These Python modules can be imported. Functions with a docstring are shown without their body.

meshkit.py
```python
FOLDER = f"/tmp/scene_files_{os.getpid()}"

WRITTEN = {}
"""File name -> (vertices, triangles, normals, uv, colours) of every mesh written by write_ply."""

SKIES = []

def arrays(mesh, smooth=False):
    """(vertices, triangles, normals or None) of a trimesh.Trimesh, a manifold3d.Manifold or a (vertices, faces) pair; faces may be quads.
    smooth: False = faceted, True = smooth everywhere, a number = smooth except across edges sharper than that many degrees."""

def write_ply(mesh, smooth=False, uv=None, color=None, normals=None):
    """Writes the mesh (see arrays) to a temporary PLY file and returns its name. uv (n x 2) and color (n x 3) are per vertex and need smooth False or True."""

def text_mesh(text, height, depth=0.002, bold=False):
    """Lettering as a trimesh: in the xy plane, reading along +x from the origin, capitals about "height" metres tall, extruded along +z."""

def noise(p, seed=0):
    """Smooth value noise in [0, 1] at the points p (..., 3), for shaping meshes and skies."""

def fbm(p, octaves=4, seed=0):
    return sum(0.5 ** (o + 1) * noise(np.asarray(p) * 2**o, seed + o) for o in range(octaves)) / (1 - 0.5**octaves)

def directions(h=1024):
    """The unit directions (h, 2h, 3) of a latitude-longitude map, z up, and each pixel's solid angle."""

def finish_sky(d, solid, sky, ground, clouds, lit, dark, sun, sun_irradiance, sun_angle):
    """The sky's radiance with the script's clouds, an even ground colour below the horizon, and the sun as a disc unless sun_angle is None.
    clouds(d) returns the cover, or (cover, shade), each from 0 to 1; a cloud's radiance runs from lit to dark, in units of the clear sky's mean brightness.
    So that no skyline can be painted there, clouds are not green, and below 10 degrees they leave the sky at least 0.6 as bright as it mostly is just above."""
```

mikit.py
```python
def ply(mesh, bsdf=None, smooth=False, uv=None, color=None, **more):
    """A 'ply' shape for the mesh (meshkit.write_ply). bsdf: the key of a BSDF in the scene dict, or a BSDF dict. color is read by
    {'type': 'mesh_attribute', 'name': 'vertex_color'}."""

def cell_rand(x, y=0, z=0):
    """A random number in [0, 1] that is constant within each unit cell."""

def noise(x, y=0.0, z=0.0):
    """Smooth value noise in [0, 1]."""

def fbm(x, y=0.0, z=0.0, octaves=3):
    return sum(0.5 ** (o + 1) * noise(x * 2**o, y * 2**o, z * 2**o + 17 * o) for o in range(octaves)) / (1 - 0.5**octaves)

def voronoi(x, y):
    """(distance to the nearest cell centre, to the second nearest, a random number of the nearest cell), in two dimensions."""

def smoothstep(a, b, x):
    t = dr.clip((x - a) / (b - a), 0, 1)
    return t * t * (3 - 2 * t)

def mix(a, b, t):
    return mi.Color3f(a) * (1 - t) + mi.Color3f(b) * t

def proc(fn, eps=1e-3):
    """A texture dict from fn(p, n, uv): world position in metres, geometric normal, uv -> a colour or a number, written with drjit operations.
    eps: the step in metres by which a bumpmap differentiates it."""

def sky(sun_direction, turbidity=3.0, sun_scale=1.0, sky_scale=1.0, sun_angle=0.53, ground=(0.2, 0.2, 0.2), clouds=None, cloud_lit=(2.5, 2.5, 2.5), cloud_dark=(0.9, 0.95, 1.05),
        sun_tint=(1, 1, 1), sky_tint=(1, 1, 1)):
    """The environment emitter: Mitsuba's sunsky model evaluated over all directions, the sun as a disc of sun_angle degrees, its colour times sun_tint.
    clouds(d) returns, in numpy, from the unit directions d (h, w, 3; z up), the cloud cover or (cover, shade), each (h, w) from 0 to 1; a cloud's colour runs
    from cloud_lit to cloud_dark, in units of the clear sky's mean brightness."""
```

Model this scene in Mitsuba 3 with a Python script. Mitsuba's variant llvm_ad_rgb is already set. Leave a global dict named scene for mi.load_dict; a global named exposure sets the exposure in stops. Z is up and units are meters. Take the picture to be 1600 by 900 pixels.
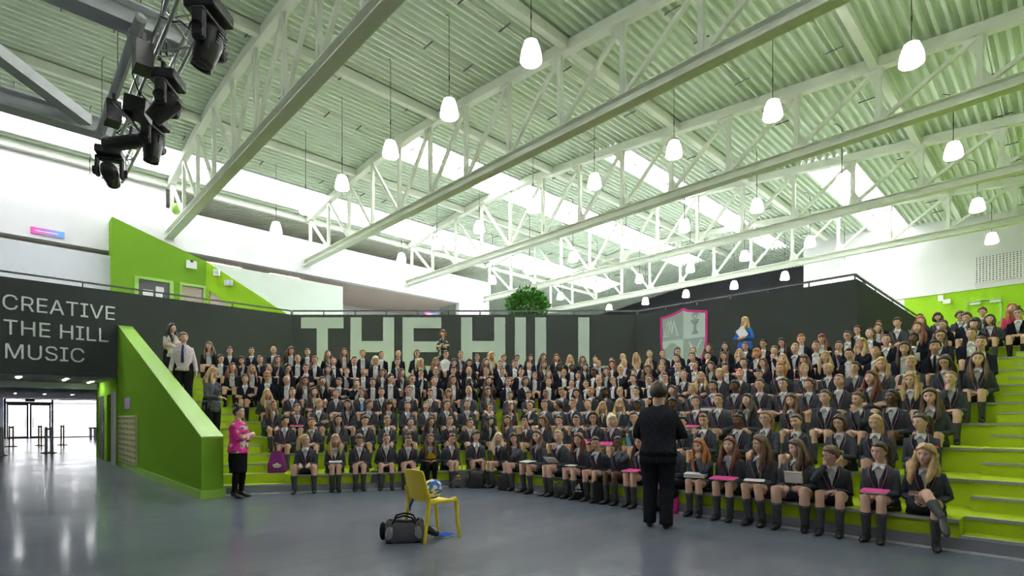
import math, random
import numpy as np, trimesh, shapely, shapely.geometry as sg, manifold3d as m3
import mitsuba as mi, drjit as dr
import mikit, meshkit
from mikit import proc, noise, fbm, smoothstep, mix, cell_rand
T4 = mi.ScalarTransform4f
scene, labels = {'type': 'scene'}, {}

# ---------------------------------------------------------------- camera, light, exposure
FOC, HOR, EYE = 835.0, 653.0, 1.38          # focal length in pixels, horizon row, eye height; x runs along the left wall, y along the trusses
YAW = math.atan2(872, 835)
FWD = np.array([math.cos(YAW), math.sin(YAW)]); RGT = np.array([FWD[1], -FWD[0]])
scene['camera'] = {'type': 'perspective', 'fov': math.degrees(2 * math.atan(800 / FOC)), 'fov_axis': 'x', 'near_clip': 0.05, 'far_clip': 500,
                   'principal_point_offset_y': PPY if 'PPY' in globals() else -(HOR - 450) / 900,
                   'to_world': T4().look_at(origin=[0, 0, EYE], target=[float(FWD[0]), float(FWD[1]), EYE], up=[0, 0, 1])}
exposure = 1.0
SKYLIGHT, LAMP = 4.2, 13.0                   # radiance of the opal rooflights and of the pendant shades
scene['sky'] = mikit.sky([-0.3, 0.5, 0.8], turbidity=6, sun_scale=0.0, sky_scale=9.0, ground=(0.45, 0.45, 0.45),
                         clouds=lambda d: 0.9 + 0.0 * d[..., 2], cloud_lit=(1.9, 1.9, 1.9))

# ---------------------------------------------------------------- helpers
rng = np.random.default_rng(7)
def cw(X, Z, z=None):                         # metres right of and ahead of the viewer's stand -> world
    p = X * RGT + Z * FWD
    return p if z is None else np.array([p[0], p[1], z])
def rgb(*c): return {'type': 'rgb', 'value': list(map(float, c))}
def srgb(*c): return [((v / 255) / 12.92 if v < 10.3 else ((v / 255 + .055) / 1.055) ** 2.4) for v in c]
# plain colours are packed into each mesh's uv (square roots in 8 bits), so that all painted, glossy, cloth ... things share a few materials and are joined on loading
def pack(c):
    q = np.round(np.sqrt(np.clip(c, 0, 1)) * 255); return np.array([q[0] * 256 + q[1], q[2]])
def unpack(uv):
    u = dr.floor(uv.x + .5); r = dr.floor(u / 256); return mi.Color3f(dr.square(r / 255), dr.square((u - r * 256) / 255), dr.square(dr.floor(uv.y + .5) / 255))
def _skin(p, n, uv):                          # u: the tone; v: 0 bare skin, towards -1 lips, 1 eyes and brows, 2 the white of the eye
    u = dr.floor(uv.x + .5); r = dr.floor(u / 256); R, G = dr.square(r / 255), dr.square((u - r * 256) / 255); c = mi.Color3f(R, G, G * (.55 + .55 * G))
    lip, dark, wht = dr.clip(-uv.y, 0, 1), dr.clip(uv.y, 0, 1), dr.clip(uv.y - 1, 0, 1)
    c = dr.lerp(c, mi.Color3f(R * .85, G * .52, G * .42), lip); return dr.lerp(dr.lerp(c, mi.Color3f(.03, .022, .016), dark), mi.Color3f(.6, .58, .56), wht)
UVC = proc(lambda p, n, uv: unpack(uv))
VC = {'type': 'mesh_attribute', 'name': 'vertex_color'}
two = lambda b: {'type': 'twosided', 'bsdf': b}
scene['paint'] = two({'type': 'diffuse', 'reflectance': UVC})
scene['cloth'] = two({'type': 'diffuse', 'reflectance': proc(lambda p, n, uv: unpack(uv) * (.80 + .40 * noise(p.x * 38, p.y * 38, p.z * 22)))})
scene['hair'] = two({'type': 'principled', 'base_color': proc(lambda p, n, uv: unpack(uv) * (.62 + .76 * noise(p.x * 75, p.y * 75, p.z * 12))), 'roughness': .45, 'specular': .4})
scene['skin'] = two({'type': 'principled', 'base_color': proc(_skin), 'roughness': .5, 'specular': .35})
scene['vpaint'] = two({'type': 'diffuse', 'reflectance': VC})
scene['gloss'] = two({'type': 'principled', 'base_color': UVC, 'roughness': .34, 'specular': .5})
scene['metal'] = two({'type': 'principled', 'base_color': UVC, 'roughness': .3, 'metallic': .7})
FLAT = {}
def mat(key, color, rough=.6, metal=0., two=True, **k):
    if not isinstance(color, dict) and not isinstance(rough, dict):
        FLAT[key] = ('metal' if metal > .25 else 'paint' if rough >= .5 else 'gloss', np.array(color, float)); return key
    b = {'type': 'principled', 'base_color': color if isinstance(color, dict) else rgb(*color), 'roughness': rough, 'metallic': metal, **k}
    scene[key] = {'type': 'twosided', 'bsdf': b} if two else b
    return key
_used = {}
def uniq(key):
    n = _used.get(key, -1) + 1; _used[key] = n
    return key if n == 0 else f'{key}_{n:03d}'
def put(key, mesh, bsdf, smooth=False, color=None, **k):
    uv = k.pop('uv', None)
    if bsdf in FLAT: bsdf, color = FLAT[bsdf]
    if bsdf in ('paint', 'gloss', 'metal', 'cloth', 'hair'):
        if smooth is not False and smooth is not True: v, f, _ = meshkit.arrays(mesh, smooth); mesh, smooth = (v, f), True
        c = np.asarray(color, float); c = c.mean(0) if c.ndim == 2 else c; color = None
        uv = np.repeat(pack(c)[None], len(mesh[0] if isinstance(mesh, tuple) else mesh.vertices), 0)
    scene[key] = mikit.ply(mesh, bsdf, smooth, uv=uv, color=color, **k); return key
class Thing:
    def __init__(s, name, label, cat, group=None, kind=None):
        s.key = uniq(name); L = {'label': label}
        if kind: L['kind'] = kind
        if kind != 'structure': L['category'] = cat
        if group: L['group'] = group
        labels[s.key] = L
    def part(s, name, mesh, bsdf, smooth=False, color=None, label=None, **k):
        key = uniq(s.key + '__' + name); put(key, mesh, bsdf, smooth, color, **k)
        if label: labels[key] = {'label': label}
        return key
    def sub(s, parent, name, mesh, bsdf, smooth=False, color=None):
        return put(uniq(parent + '__' + name), mesh, bsdf, smooth, color)
def struct(name, mesh, bsdf, smooth=False, label=None):
    key = uniq(name); put(key, mesh, bsdf, smooth); labels[key] = {'kind': 'structure', **({'label': label} if label else {})}; return key
def single(name, mesh, bsdf, label, cat, group=None, smooth=False, color=None, **k):
    key = uniq(name); put(key, mesh, bsdf, smooth, color); labels[key] = {'label': label, 'category': cat, **({'group': group} if group else {}), **k}; return key
def cat(ms):
    V, F, n = [], [], 0
    for v, f in ms:
        V.append(v); F.append(np.asarray(f) + n); n += len(v)
    return np.vstack(V), np.vstack(F)
BV = np.array([[x, y, z] for x in (0, 1) for y in (0, 1) for z in (0, 1)], float)
BF = np.array([[0, 1, 3], [0, 3, 2], [4, 6, 7], [4, 7, 5], [0, 4, 5], [0, 5, 1], [2, 3, 7], [2, 7, 6], [0, 2, 6], [0, 6, 4], [1, 5, 7], [1, 7, 3]])
def box(x0, x1, y0, y1, z0, z1): return np.array([x0, y0, z0]) + BV * np.array([x1 - x0, y1 - y0, z1 - z0]), BF.copy()
def obox(c, ux, uy, uz, sx, sy, sz):          # centre, axes, full sizes
    o = BV - .5
    return np.asarray(c, float) + o[:, :1] * sx * np.asarray(ux) + o[:, 1:2] * sy * np.asarray(uy) + o[:, 2:] * sz * np.asarray(uz), BF.copy()
def unit(v): v = np.asarray(v, float); return v / (np.linalg.norm(v) + 1e-12)
def beam(p, q, w, h, up=(0, 0, 1)):           # a bar from p to q: w across, h along up
    p, q = np.asarray(p, float), np.asarray(q, float); t = unit(q - p); s = unit(np.cross(up, t)); u = np.cross(t, s)
    return obox((p + q) / 2, t, s, u, np.linalg.norm(q - p), w, h)
def extr(poly, z0, z1):
    ms = []
    for g in getattr(poly, 'geoms', [poly]):
        if g.is_empty or g.area < 1e-6: continue
        m = trimesh.creation.extrude_polygon(g, z1 - z0, engine='earcut'); m.apply_translation([0, 0, z0]); ms.append((np.array(m.vertices), np.array(m.faces)))
    return cat(ms)
def place(mesh, o, ux, uy, uz):               # local x,y,z -> world axes at o
    v, f = mesh if isinstance(mesh, tuple) else (np.array(mesh.vertices), np.array(mesh.faces))
    M = np.array([ux, uy, uz], float); f = np.asarray(f)
    return v @ M + np.asarray(o, float), (f if np.linalg.det(M) > 0 else f[:, ::-1])
def tube(P, R, n=8, ref=(0, 1, 0), cap=.5, ang=None, mod=None, closed=False):
    P = np.asarray(P, float); m = len(P); R = np.asarray(R, float)
    if R.ndim == 0: R = np.full(m, float(R))
    if R.ndim == 1: R = np.stack([R, R], 1)
    T = np.gradient(P, axis=0); T /= np.linalg.norm(T, axis=1, keepdims=True) + 1e-12
    A = np.asarray(ref, float)[None] - (T @ np.asarray(ref, float))[:, None] * T; l = np.linalg.norm(A, axis=1)
    if l.min() < .05:
        r2 = np.array([.3, .1, 1.]); A = r2[None] - (T @ r2)[:, None] * T; l = np.linalg.norm(A, axis=1)
    A /= l[:, None]; B = np.cross(T, A)
    a = np.arange(n) * 2 * np.pi / n if ang is None else np.asarray(ang); n = a.shape[-1]
    r0, r1 = R[:, :1] * np.cos(a), R[:, 1:] * np.sin(a)
    if mod is not None: r0, r1 = r0 * mod, r1 * mod
    V = (P[:, None] + r0[..., None] * A[:, None] + r1[..., None] * B[:, None]).reshape(-1, 3)
    i, j = np.meshgrid(np.arange(m - 1), np.arange(n), indexing='ij'); j2 = (j + 1) % n
    a0, a1, b1, b0 = i * n + j, i * n + j2, (i + 1) * n + j2, (i + 1) * n + j
    F = [np.stack([a0, a1, b1], -1).reshape(-1, 3), np.stack([a0, b1, b0], -1).reshape(-1, 3)]
    s, e = len(V), len(V) + 1; jj = np.arange(n)
    V = np.vstack([V, P[0] - T[0] * cap * R[0].mean(), P[-1] + T[-1] * cap * R[-1].mean()])
    F += [np.stack([np.full(n, s), (jj + 1) % n, jj], 1), np.stack([np.full(n, e), (m - 1) * n + jj, (m - 1) * n + (jj + 1) % n], 1)]
    return V, np.vstack(F)
def lathe(prof, n=24):
    prof = np.asarray(prof, float); return tube(np.stack([0 * prof[:, 1], 0 * prof[:, 1], prof[:, 1]], 1), np.maximum(prof[:, 0], 1e-3), n, cap=0) if np.all(np.diff(prof[:, 1]) > 0) else _lathe(prof, n)
def _lathe(prof, n):
    prof = np.asarray(prof, float); m = len(prof); a = np.arange(n) * 2 * np.pi / n
    V = np.stack([prof[:, :1] * np.cos(a), prof[:, :1] * np.sin(a), np.repeat(prof[:, 1:], n, 1)], -1).reshape(-1, 3)
    i, j = np.meshgrid(np.arange(m - 1), np.arange(n), indexing='ij'); j2 = (j + 1) % n
    return V, np.vstack([np.stack([i * n + j, i * n + j2, (i + 1) * n + j2], -1).reshape(-1, 3), np.stack([i * n + j, (i + 1) * n + j2, (i + 1) * n + j], -1).reshape(-1, 3)])
def mani(mesh): return m3.Manifold(m3.Mesh(np.asarray(mesh[0], np.float32), np.asarray(mesh[1], np.uint32)))
def union(ms):
    r = m3.Manifold.batch_boolean([mani(m) for m in ms], m3.OpType.Add).to_mesh()
    return np.array(r.vert_properties[:, :3], float), np.array(r.tri_verts)
def ell(c, r, n=10, m=7):                      # ellipsoid
    t = np.linspace(0, np.pi, m + 2)[1:-1]
    return (lambda vf: (vf[0] * np.asarray(r) + np.asarray(c), vf[1]))(tube(np.stack([0 * t, 0 * t, -np.cos(t)], 1), np.sin(t), n, cap=(1 - np.cos(t[0])) / np.sin(t[0])))
def rot(ax, a):
    c, s = math.cos(a), math.sin(a)
    return np.array({'x': [[1, 0, 0], [0, c, -s], [0, s, c]], 'y': [[c, 0, s], [0, 1, 0], [-s, 0, c]], 'z': [[c, -s, 0], [s, c, 0], [0, 0, 1]]}[ax])
ORD = 'first second third fourth fifth sixth seventh eighth ninth tenth eleventh twelfth 13th 14th 15th 16th 17th 18th 19th 20th 21st 22nd 23rd 24th 25th 26th 27th 28th 29th 30th 31st 32nd 33rd 34th 35th 36th 37th 38th 39th 40th 41st 42nd 43rd 44th 45th'.split()
# ---------------------------------------------------------------- materials of the place
LIME, GREEN = (.36, .47, .03), (.15, .31, .03)
def _floor(p, n, uv):
    s = fbm(p.x * 1.1 + p.y * .2, p.y * .9, 0., 3); t = noise(p.x * .35, p.y * 9.0, 3.); sc = noise(p.x * 60, p.y * 2.5, 1.)
    return mix((.056, .066, .085), (.080, .092, .114), s * .6 + t * .25 + sc * .15)
def _floor_r(p, n, uv): return .12 + .10 * fbm(p.x * 1.3, p.y * 2.2, 4., 2) + .04 * noise(p.x * 3, p.y * 40, 2.)
mat('floor_vinyl', proc(_floor), proc(_floor_r), specular=.5)
def spot(c, a=.06, s=1.3): return proc(lambda p, n, uv: mix([v * (1 - a) for v in c], [min(v * (1 + a), 1) for v in c], fbm(p.x * s, p.y * s, p.z * s, 3)))
mat('charcoal_wall', (.043, .050, .048), .55)
mat('white_wall', (.63, .625, .64), .8)
mat('grey_wall', (.50, .53, .52), .7)
mat('green_paint', GREEN, .5)
mat('lime_riser', LIME, .5)
mat('nosing_metal', (.42, .44, .45), .45, .3)
mat('kick_grey', (.20, .21, .235), .5)
mat('deck', (.60, .68, .58), .5)  # green tint put in for light bounced up from the lime steps
mat('steel_white', (.68, .71, .63), .5)  # white steel; its faint green tint stands for bounced light too
mat('steel_grey', (.58, .60, .62), .5)
mat('letter_grey', (.42, .49, .46), .6)
mat('sign_white', (.72, .75, .77), .6)
mat('dark_rail', (.03, .035, .04), .4)
mat('soffit_tile', (.52, .43, .38), .8)
mat('void_shade', (.05, .05, .055), .9)  # dark colour stands for the unlit space beyond the trusses
mat('black_plastic', (.018, .018, .020), .38)
mat('black_fabric', (.016, .016, .018), .8)
mat('pink_paint', (.50, .045, .22), .5)
mat('crest_light', (.44, .52, .50), .6); mat('crest_dark', (.27, .33, .32), .6); mat('crest_mid', (.20, .25, .25), .6)
mat('chrome', (.6, .6, .62), .25, .9)
mat('bronze_post', (.32, .17, .07), .4, .3)
mat('locker_cream', (.52, .53, .30), .5)
mat('wood_brown', (.12, .07, .04), .5)
scene['pane_glass'] = {'type': 'thindielectric', 'int_ior': 1.5}

# ---------------------------------------------------------------- ground floor and upper floor
A1 = math.radians(17); N1 = -math.sin(A1) * RGT + math.cos(A1) * FWD; T1 = math.cos(A1) * RGT + math.sin(A1) * FWD   # normal and run of the rows on the left
ZW, XW, YW, TOPW = 18.95, 16.3, 19.08, 5.04            # back wall, right wall, left wall, top of their parapets
RISE, UP, YR = .325, 3.9, .79                          # row height, upper floor, edge of the right aisle
def half(n, d, s=60):                                  # the half plane n.p >= d as a big polygon
    n = np.asarray(n); t = np.array([-n[1], n[0]]); o = n * d
    return sg.Polygon([o - t * s, o + t * s, o + t * s + n * s, o - t * s + n * s])
def dist1(k): return 10.60 if k == 1 else 10.96 + .79 * (k - 1)
def dist2(k): return 7.14 if k == 1 else 7.19 + 1.063 * (k - 1)
K1 = cw(-7.807, ZW); K2 = np.array([XW, (ZW - XW * FWD[0]) / FWD[1]])          # the two corners of the charcoal wall
struct('floor', extr(sg.box(-14, -12, 34, 52), -.2, 0), 'floor_vinyl', label='dark blue-grey polished vinyl floor')
front = shapely.intersection_all([half(FWD, ZW), half([0, 1], 3.885), half([1, 0], -14)])
left_up = shapely.intersection_all([half([0, 1], YW), half([1, 0], -14)])
upper = shapely.union_all([shapely.intersection_all([half([1, 0], XW), half([0, 1], 3.885)]), shapely.intersection_all([half([0, 1], YW), half(FWD, ZW)]), left_up, front]).intersection(sg.box(-14, -12, 34, 36))
upper = shapely.difference(upper, shapely.intersection_all([half(-FWD, -ZW), half(-np.array([1., 0]), -XW), half([1, 0], 2.46), half(-np.array([0, 1.]), -YW)]))
upper = upper.buffer(-.215, join_style=2)
struct('floor_upper', extr(shapely.intersection(upper, sg.box(2.46, -12, 34, 23.6)).union(shapely.intersection(upper, sg.box(-14, YW, 34, 36))), 2.6, UP), 'grey_wall', label='upper floor slab')
# charcoal walls round the seating, each with its rail
def wall_strip(p, q, z0, z1, th, out):
    p, q = np.asarray(p, float), np.asarray(q, float); n = np.asarray(out) * th
    return extr(sg.Polygon([p, q, q + n, p + n]), z0, z1)
struct('wall_left', wall_strip((-14, YW), (2.5, YW), 2.56, TOPW, .2, (0, 1)), 'charcoal_wall', label='charcoal fascia over the passage to the canteen')
struct('wall_left', wall_strip((2.5, YW), K1, 0, TOPW, .2, (0, 1)), 'charcoal_wall', label='charcoal wall behind the left end of the seating')
struct('wall_back', wall_strip(K1, K2, 0, TOPW, .2, FWD), 'charcoal_wall', label='charcoal wall with the big letters')
struct('wall_right', wall_strip(K2, (XW, 3.885), 0, TOPW, .2, (1, 0)), 'charcoal_wall', label='charcoal wall with the school crest')
struct('wall_return', wall_strip((XW, 3.885), (25.5, 3.885), 0, TOPW, .2, (0, 1)), 'charcoal_wall', label='charcoal wall returning behind the top rows')
def rail(label, p, q, step):
    p, q = np.array([*p, TOPW + .145]), np.array([*q, TOPW + .145]); L = np.linalg.norm(q - p); n = max(int(L / step), 1)
    t = Thing('handrail', label, 'handrail', 'dark handrails on the charcoal walls'); t.part('rail', beam(p, q, .05, .045), 'dark_rail')
    for i in range(n + 1):
        c = p + (q - p) * i / n; t.part('post', box(c[0] - .014, c[0] + .014, c[1] - .014, c[1] + .014, TOPW, TOPW + .13), 'dark_rail')
rail('thin dark handrail along the charcoal fascia on the left', (-8, YW + .06), K1 + (0, .06), 1.9)
rail('thin dark handrail over the big letters', K1 + FWD * .06, K2 + FWD * .06, 1.03)
rail('thin dark handrail over the crest', K2 + (.06, 0), (XW + .06, 3.945), 1.0)
rail('thin dark handrail on the return wall at the right', (XW + .06, 3.945), (25, 3.945), 2.0)

# ---------------------------------------------------------------- tiered seating with its two aisles of half steps
PX0, PX1, AX = 2.46, 2.80, 3.90                        # faces of the parapet on the left; edge of the left aisle
inside = shapely.intersection_all([half(-FWD, -ZW), half([-1, 0], -XW), half([0, -1], -YW), half([1, 0], PX1)]).buffer(-.004, join_style=2)
inside = shapely.union_all([inside, sg.box(XW - .1, -2.6, 28.2, 3.885)]).intersection(sg.box(PX1, -2.6, 28.2, 30))
seat = Thing('tiered_seating', 'stepped lime green seating block filling the corner under the charcoal walls', 'seating', kind='structure')
def tier_poly(k):
    aisle = sg.box(PX1, 0, AX, 30)
    l = half(N1, dist1(k)) if k > 1 else shapely.union_all([shapely.difference(half(N1, dist1(1)), aisle), shapely.intersection(half(N1, 10.96), aisle)])
    rgt = half([1, 0], dist2(k)) if k > 1 else shapely.union_all([shapely.intersection(half([1, 0], 7.14), sg.box(0, YR, 40, 30)), shapely.intersection(half([1, 0], 7.44), sg.box(0, -9, 40, YR))])
    if k > 8: return shapely.intersection_all([half([1, 0], dist2(k)), sg.box(10, -2.6, 28.2, 3.885)])
    return shapely.union_all([l, rgt]).intersection(inside)
def corner(d, x): return np.linalg.solve(np.array([N1, [1, 0]]), [d, x])
for k in range(1, 13):
    tk = seat.part('tier', extr(tier_poly(k), RISE * (k - 1), RISE * k), 'lime_riser')
    c = corner(dist1(k), dist2(k)); z = RISE * k
    if k <= 8:
        a = N1 * dist1(k) + T1 * ((AX - (N1 * dist1(k))[0]) / T1[0])
        seat.sub(tk, 'edge_strip', beam((*a, z - .012), (*c, z - .012), .05, .034), 'nosing_metal'); y1 = c[1]
    else: y1 = 3.88
    seat.sub(tk, 'edge_strip', beam((dist2(k), YR, z - .012), (dist2(k), y1, z - .012), .05, .034), 'nosing_metal')
c = corner(10.585, 7.125); a = N1 * 10.585 + T1 * ((AX - (N1 * 10.585)[0]) / T1[0]); b = N1 * 10.555 + T1 * ((PX1 - (N1 * 10.555)[0]) / T1[0])
seat.part('kick_plate', cat([beam((*a, .07), (*c, .07), .03, .14), beam((7.125, -2.6, .07), (*c, .07), .03, .14), beam((*b, .07), (*a, .07), .03, .14)]), 'kick_grey')
seat.part('floor_trim', cat([beam((*(a - N1 * .02), .012), (*(c - N1 * .02), .012), .02, .024), beam((7.10, -2.6, .012), (7.10, c[1], .012), .02, .024), beam((*(b - N1 * .02), .012), (*(a - N1 * .02), .012), .02, .024)]), 'sign_white')
for j in range(1, 17):                                 # left aisle
    d = 10.57 + .395 * (j - 1); z = RISE / 2 * j; a = N1 * d + T1 * ((PX1 - (N1 * d)[0]) / T1[0]); b = N1 * d + T1 * ((AX - (N1 * d)[0]) / T1[0])
    if j % 2: seat.part('aisle_step', extr(sg.Polygon([a, b, b + N1 * .396, a + N1 * .396]).intersection(inside), z - RISE / 2, z), 'lime_riser')
    seat.part('nosing', beam((*(a + N1 * .03), z - .008), (*(b + N1 * .03), z - .008), .07, .034), 'nosing_metal')
for j in range(1, 25):                                 # right aisle
    k = (j + 1) // 2; z = RISE / 2 * j; x = dist2(k) - (.31 if j % 2 else 0) if k > 1 else (7.14 if j == 1 else 7.44)
    if j % 2: seat.part('aisle_step', box(x, x + .312, -2.6, YR - .012, z - RISE / 2, z), 'lime_riser')
    seat.part('nosing', box(x - .012, x + .062, -2.6, YR - .01, z - .026, z + .006), 'nosing_metal')
# green parapet beside the left aisle
def sloped(x0, x1, y0, y1, za, zb, z0=0):
    v = np.array([[x, y, z] for x in (x0, x1) for y, zt in ((y0, za), (y1, zb)) for z in (z0, zt)], float); return v, BF.copy()
par = Thing('wall_parapet', 'green sloping parapet wall beside the left flight of steps', 'wall', kind='structure')
par.part('wall', sloped(PX0, PX1, 10.17, YW, 1.05, 4.06), 'green_paint')
mat('green_trim', (.24, .44, .07), .45)
par.part('skirting', cat([box(PX0 - .025, PX0, 10.145, 18.2, 0, .15), box(PX0 - .025, PX1 + .025, 10.145, 10.17, 0, .15)]), 'green_trim')
par.part('capping', sloped(PX0 - .004, PX1 + .004, 10.166, YW - .02, 1.065, 4.07, 1.04) if 0 else (lambda: (np.array([[x, y, z] for x in (PX0 - .004, PX1 + .004) for y, zt in ((10.166, 1.05), (YW - .01, 4.06)) for z in (zt - .02, zt + .012)]), BF.copy()))(), 'green_trim')
# ---------------------------------------------------------------- lettering and crest
mesh_w = lambda m: float(np.ptp(m.vertices[:, 0]))
ux, uz = (1, 0, 0), (0, 0, 1)
for txt, x0, x1, z0, h in (('CREATIVE', .04, 2.39, 4.20, .385), ('THE HILL', .06, 2.24, 3.55, .385), ('MUSIC', .09, 1.70, 2.93, .385)):
    t = Thing('wall_lettering', {'CREATIVE': 'pale grey word CREATIVE on the charcoal fascia', 'THE HILL': 'small pale grey words THE HILL between CREATIVE and MUSIC', 'MUSIC': 'pale grey word MUSIC on the charcoal fascia'}[txt], 'lettering', 'lettering on the charcoal fascia')
    full = meshkit.text_mesh(txt, h, .012); s = (x1 - x0) / mesh_w(full); off = full.vertices[:, 0].min(); at = 0.
    pos = []                                            # every letter is a part, spaced as in the whole word
    for i, ch in enumerate(txt):
        if ch == ' ': continue
        m = meshkit.text_mesh(ch, h, .012); right = meshkit.text_mesh(txt[:i + 1], h, .012).vertices[:, 0].max()
        v = np.array(m.vertices); v[:, 0] += right - v[:, 0].max() - off; v[:, 0] *= s
        t.part('letter_' + ch.lower(), place((v, np.array(m.faces)), (x0, YW - .001, z0), (1, 0, 0), (0, 0, 1), (0, -1, 0)), 'sign_white')
big = Thing('big_lettering', 'huge pale green block letters THE HILL on the back charcoal wall', 'lettering')
def bl(name, rects):
    m = cat([place(box(a, b, z0, z1, 0, .012), (*(FWD * (ZW - .001)), 0), (*RGT, 0), (0, 0, 1), (*-FWD, 0)) for a, b, z0, z1 in rects]); big.part(name, m, 'letter_grey')
Zt, Zb = 4.945, 2.83; lx = lambda px: (px - 800) / FOC * ZW; W = .395
bl('letter_t', [(lx(470.5), lx(537), 4.555, Zt), (lx(495), lx(512.5), Zb, 4.555)])
for a, b in ((547.7, 616), (720.5, 789.5)): bl('letter_h', [(lx(a), lx(a) + W, Zb, Zt), (lx(b) - W, lx(b), Zb, Zt), (lx(a) + W, lx(b) - W, 3.71, 4.105)])
bl('letter_e', [(lx(629), lx(629) + W, Zb, Zt), (lx(629) + W, lx(689.5), 4.555, Zt), (lx(629) + W, lx(687), 3.71, 4.09), (lx(629) + W, lx(689.5), Zb, Zb + W)])
bl('letter_i', [(lx(804.5), lx(821.8), Zb, Zt)])
for a in (836, 903.5): bl('letter_l', [(lx(a), lx(a) + W, Zb, Zt), (lx(a) + W, lx(a) + 1.3, Zb, Zb + W)])
# crest on the right wall: local s runs to the viewer's right (-y)
crest = Thing('school_crest', 'pink edged shield with four grey quarters on the right charcoal wall', 'crest')
def cr(name, poly, bsdf, d0, d1):
    return crest.part(name, place(extr(poly, d0, d1), (XW - .001, 8.83, 0), (0, -1, 0), (0, 0, 1), (-1, 0, 0)), bsdf)
def shield(o=0.):
    t = np.linspace(0, 1, 9); top = [(-.84 * (1 - a), 4.81 + .20 * a ** 1.7) for a in t] + [(.84 * a, 5.01 - .20 * a ** .6) for a in t[1:]]
    low = [(.84, 3.95)] + [(.84 * math.cos(a), 3.95 - 1.1 * math.sin(a)) for a in np.linspace(.1, math.pi / 2, 8)] + [(-.84 * math.cos(a), 3.95 - 1.1 * math.sin(a)) for a in np.linspace(math.pi / 2 - .15, .1, 8)] + [(-.84, 3.95)]
    return sg.Polygon(top + low).buffer(-o, join_style=2)
cr('border', shield().difference(shield(.075)), 'pink_paint', 0, .03)
for nm, q, b in (('quarter_m', sg.box(-1, 3.98, 0, 6), 'crest_dark'), ('quarter_urn', sg.box(0, 3.98, 1, 6), 'crest_light'), ('quarter_tree', sg.box(-1, 2, 0, 3.98), 'crest_light'), ('quarter_cross', sg.box(0, 2, 1, 3.98), 'crest_dark')):
    cr(nm, shield(.075).intersection(q), b, 0, .02)
def stroke(pts, w): return sg.LineString(pts).buffer(w / 2, cap_style=2, join_style=2)
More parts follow.
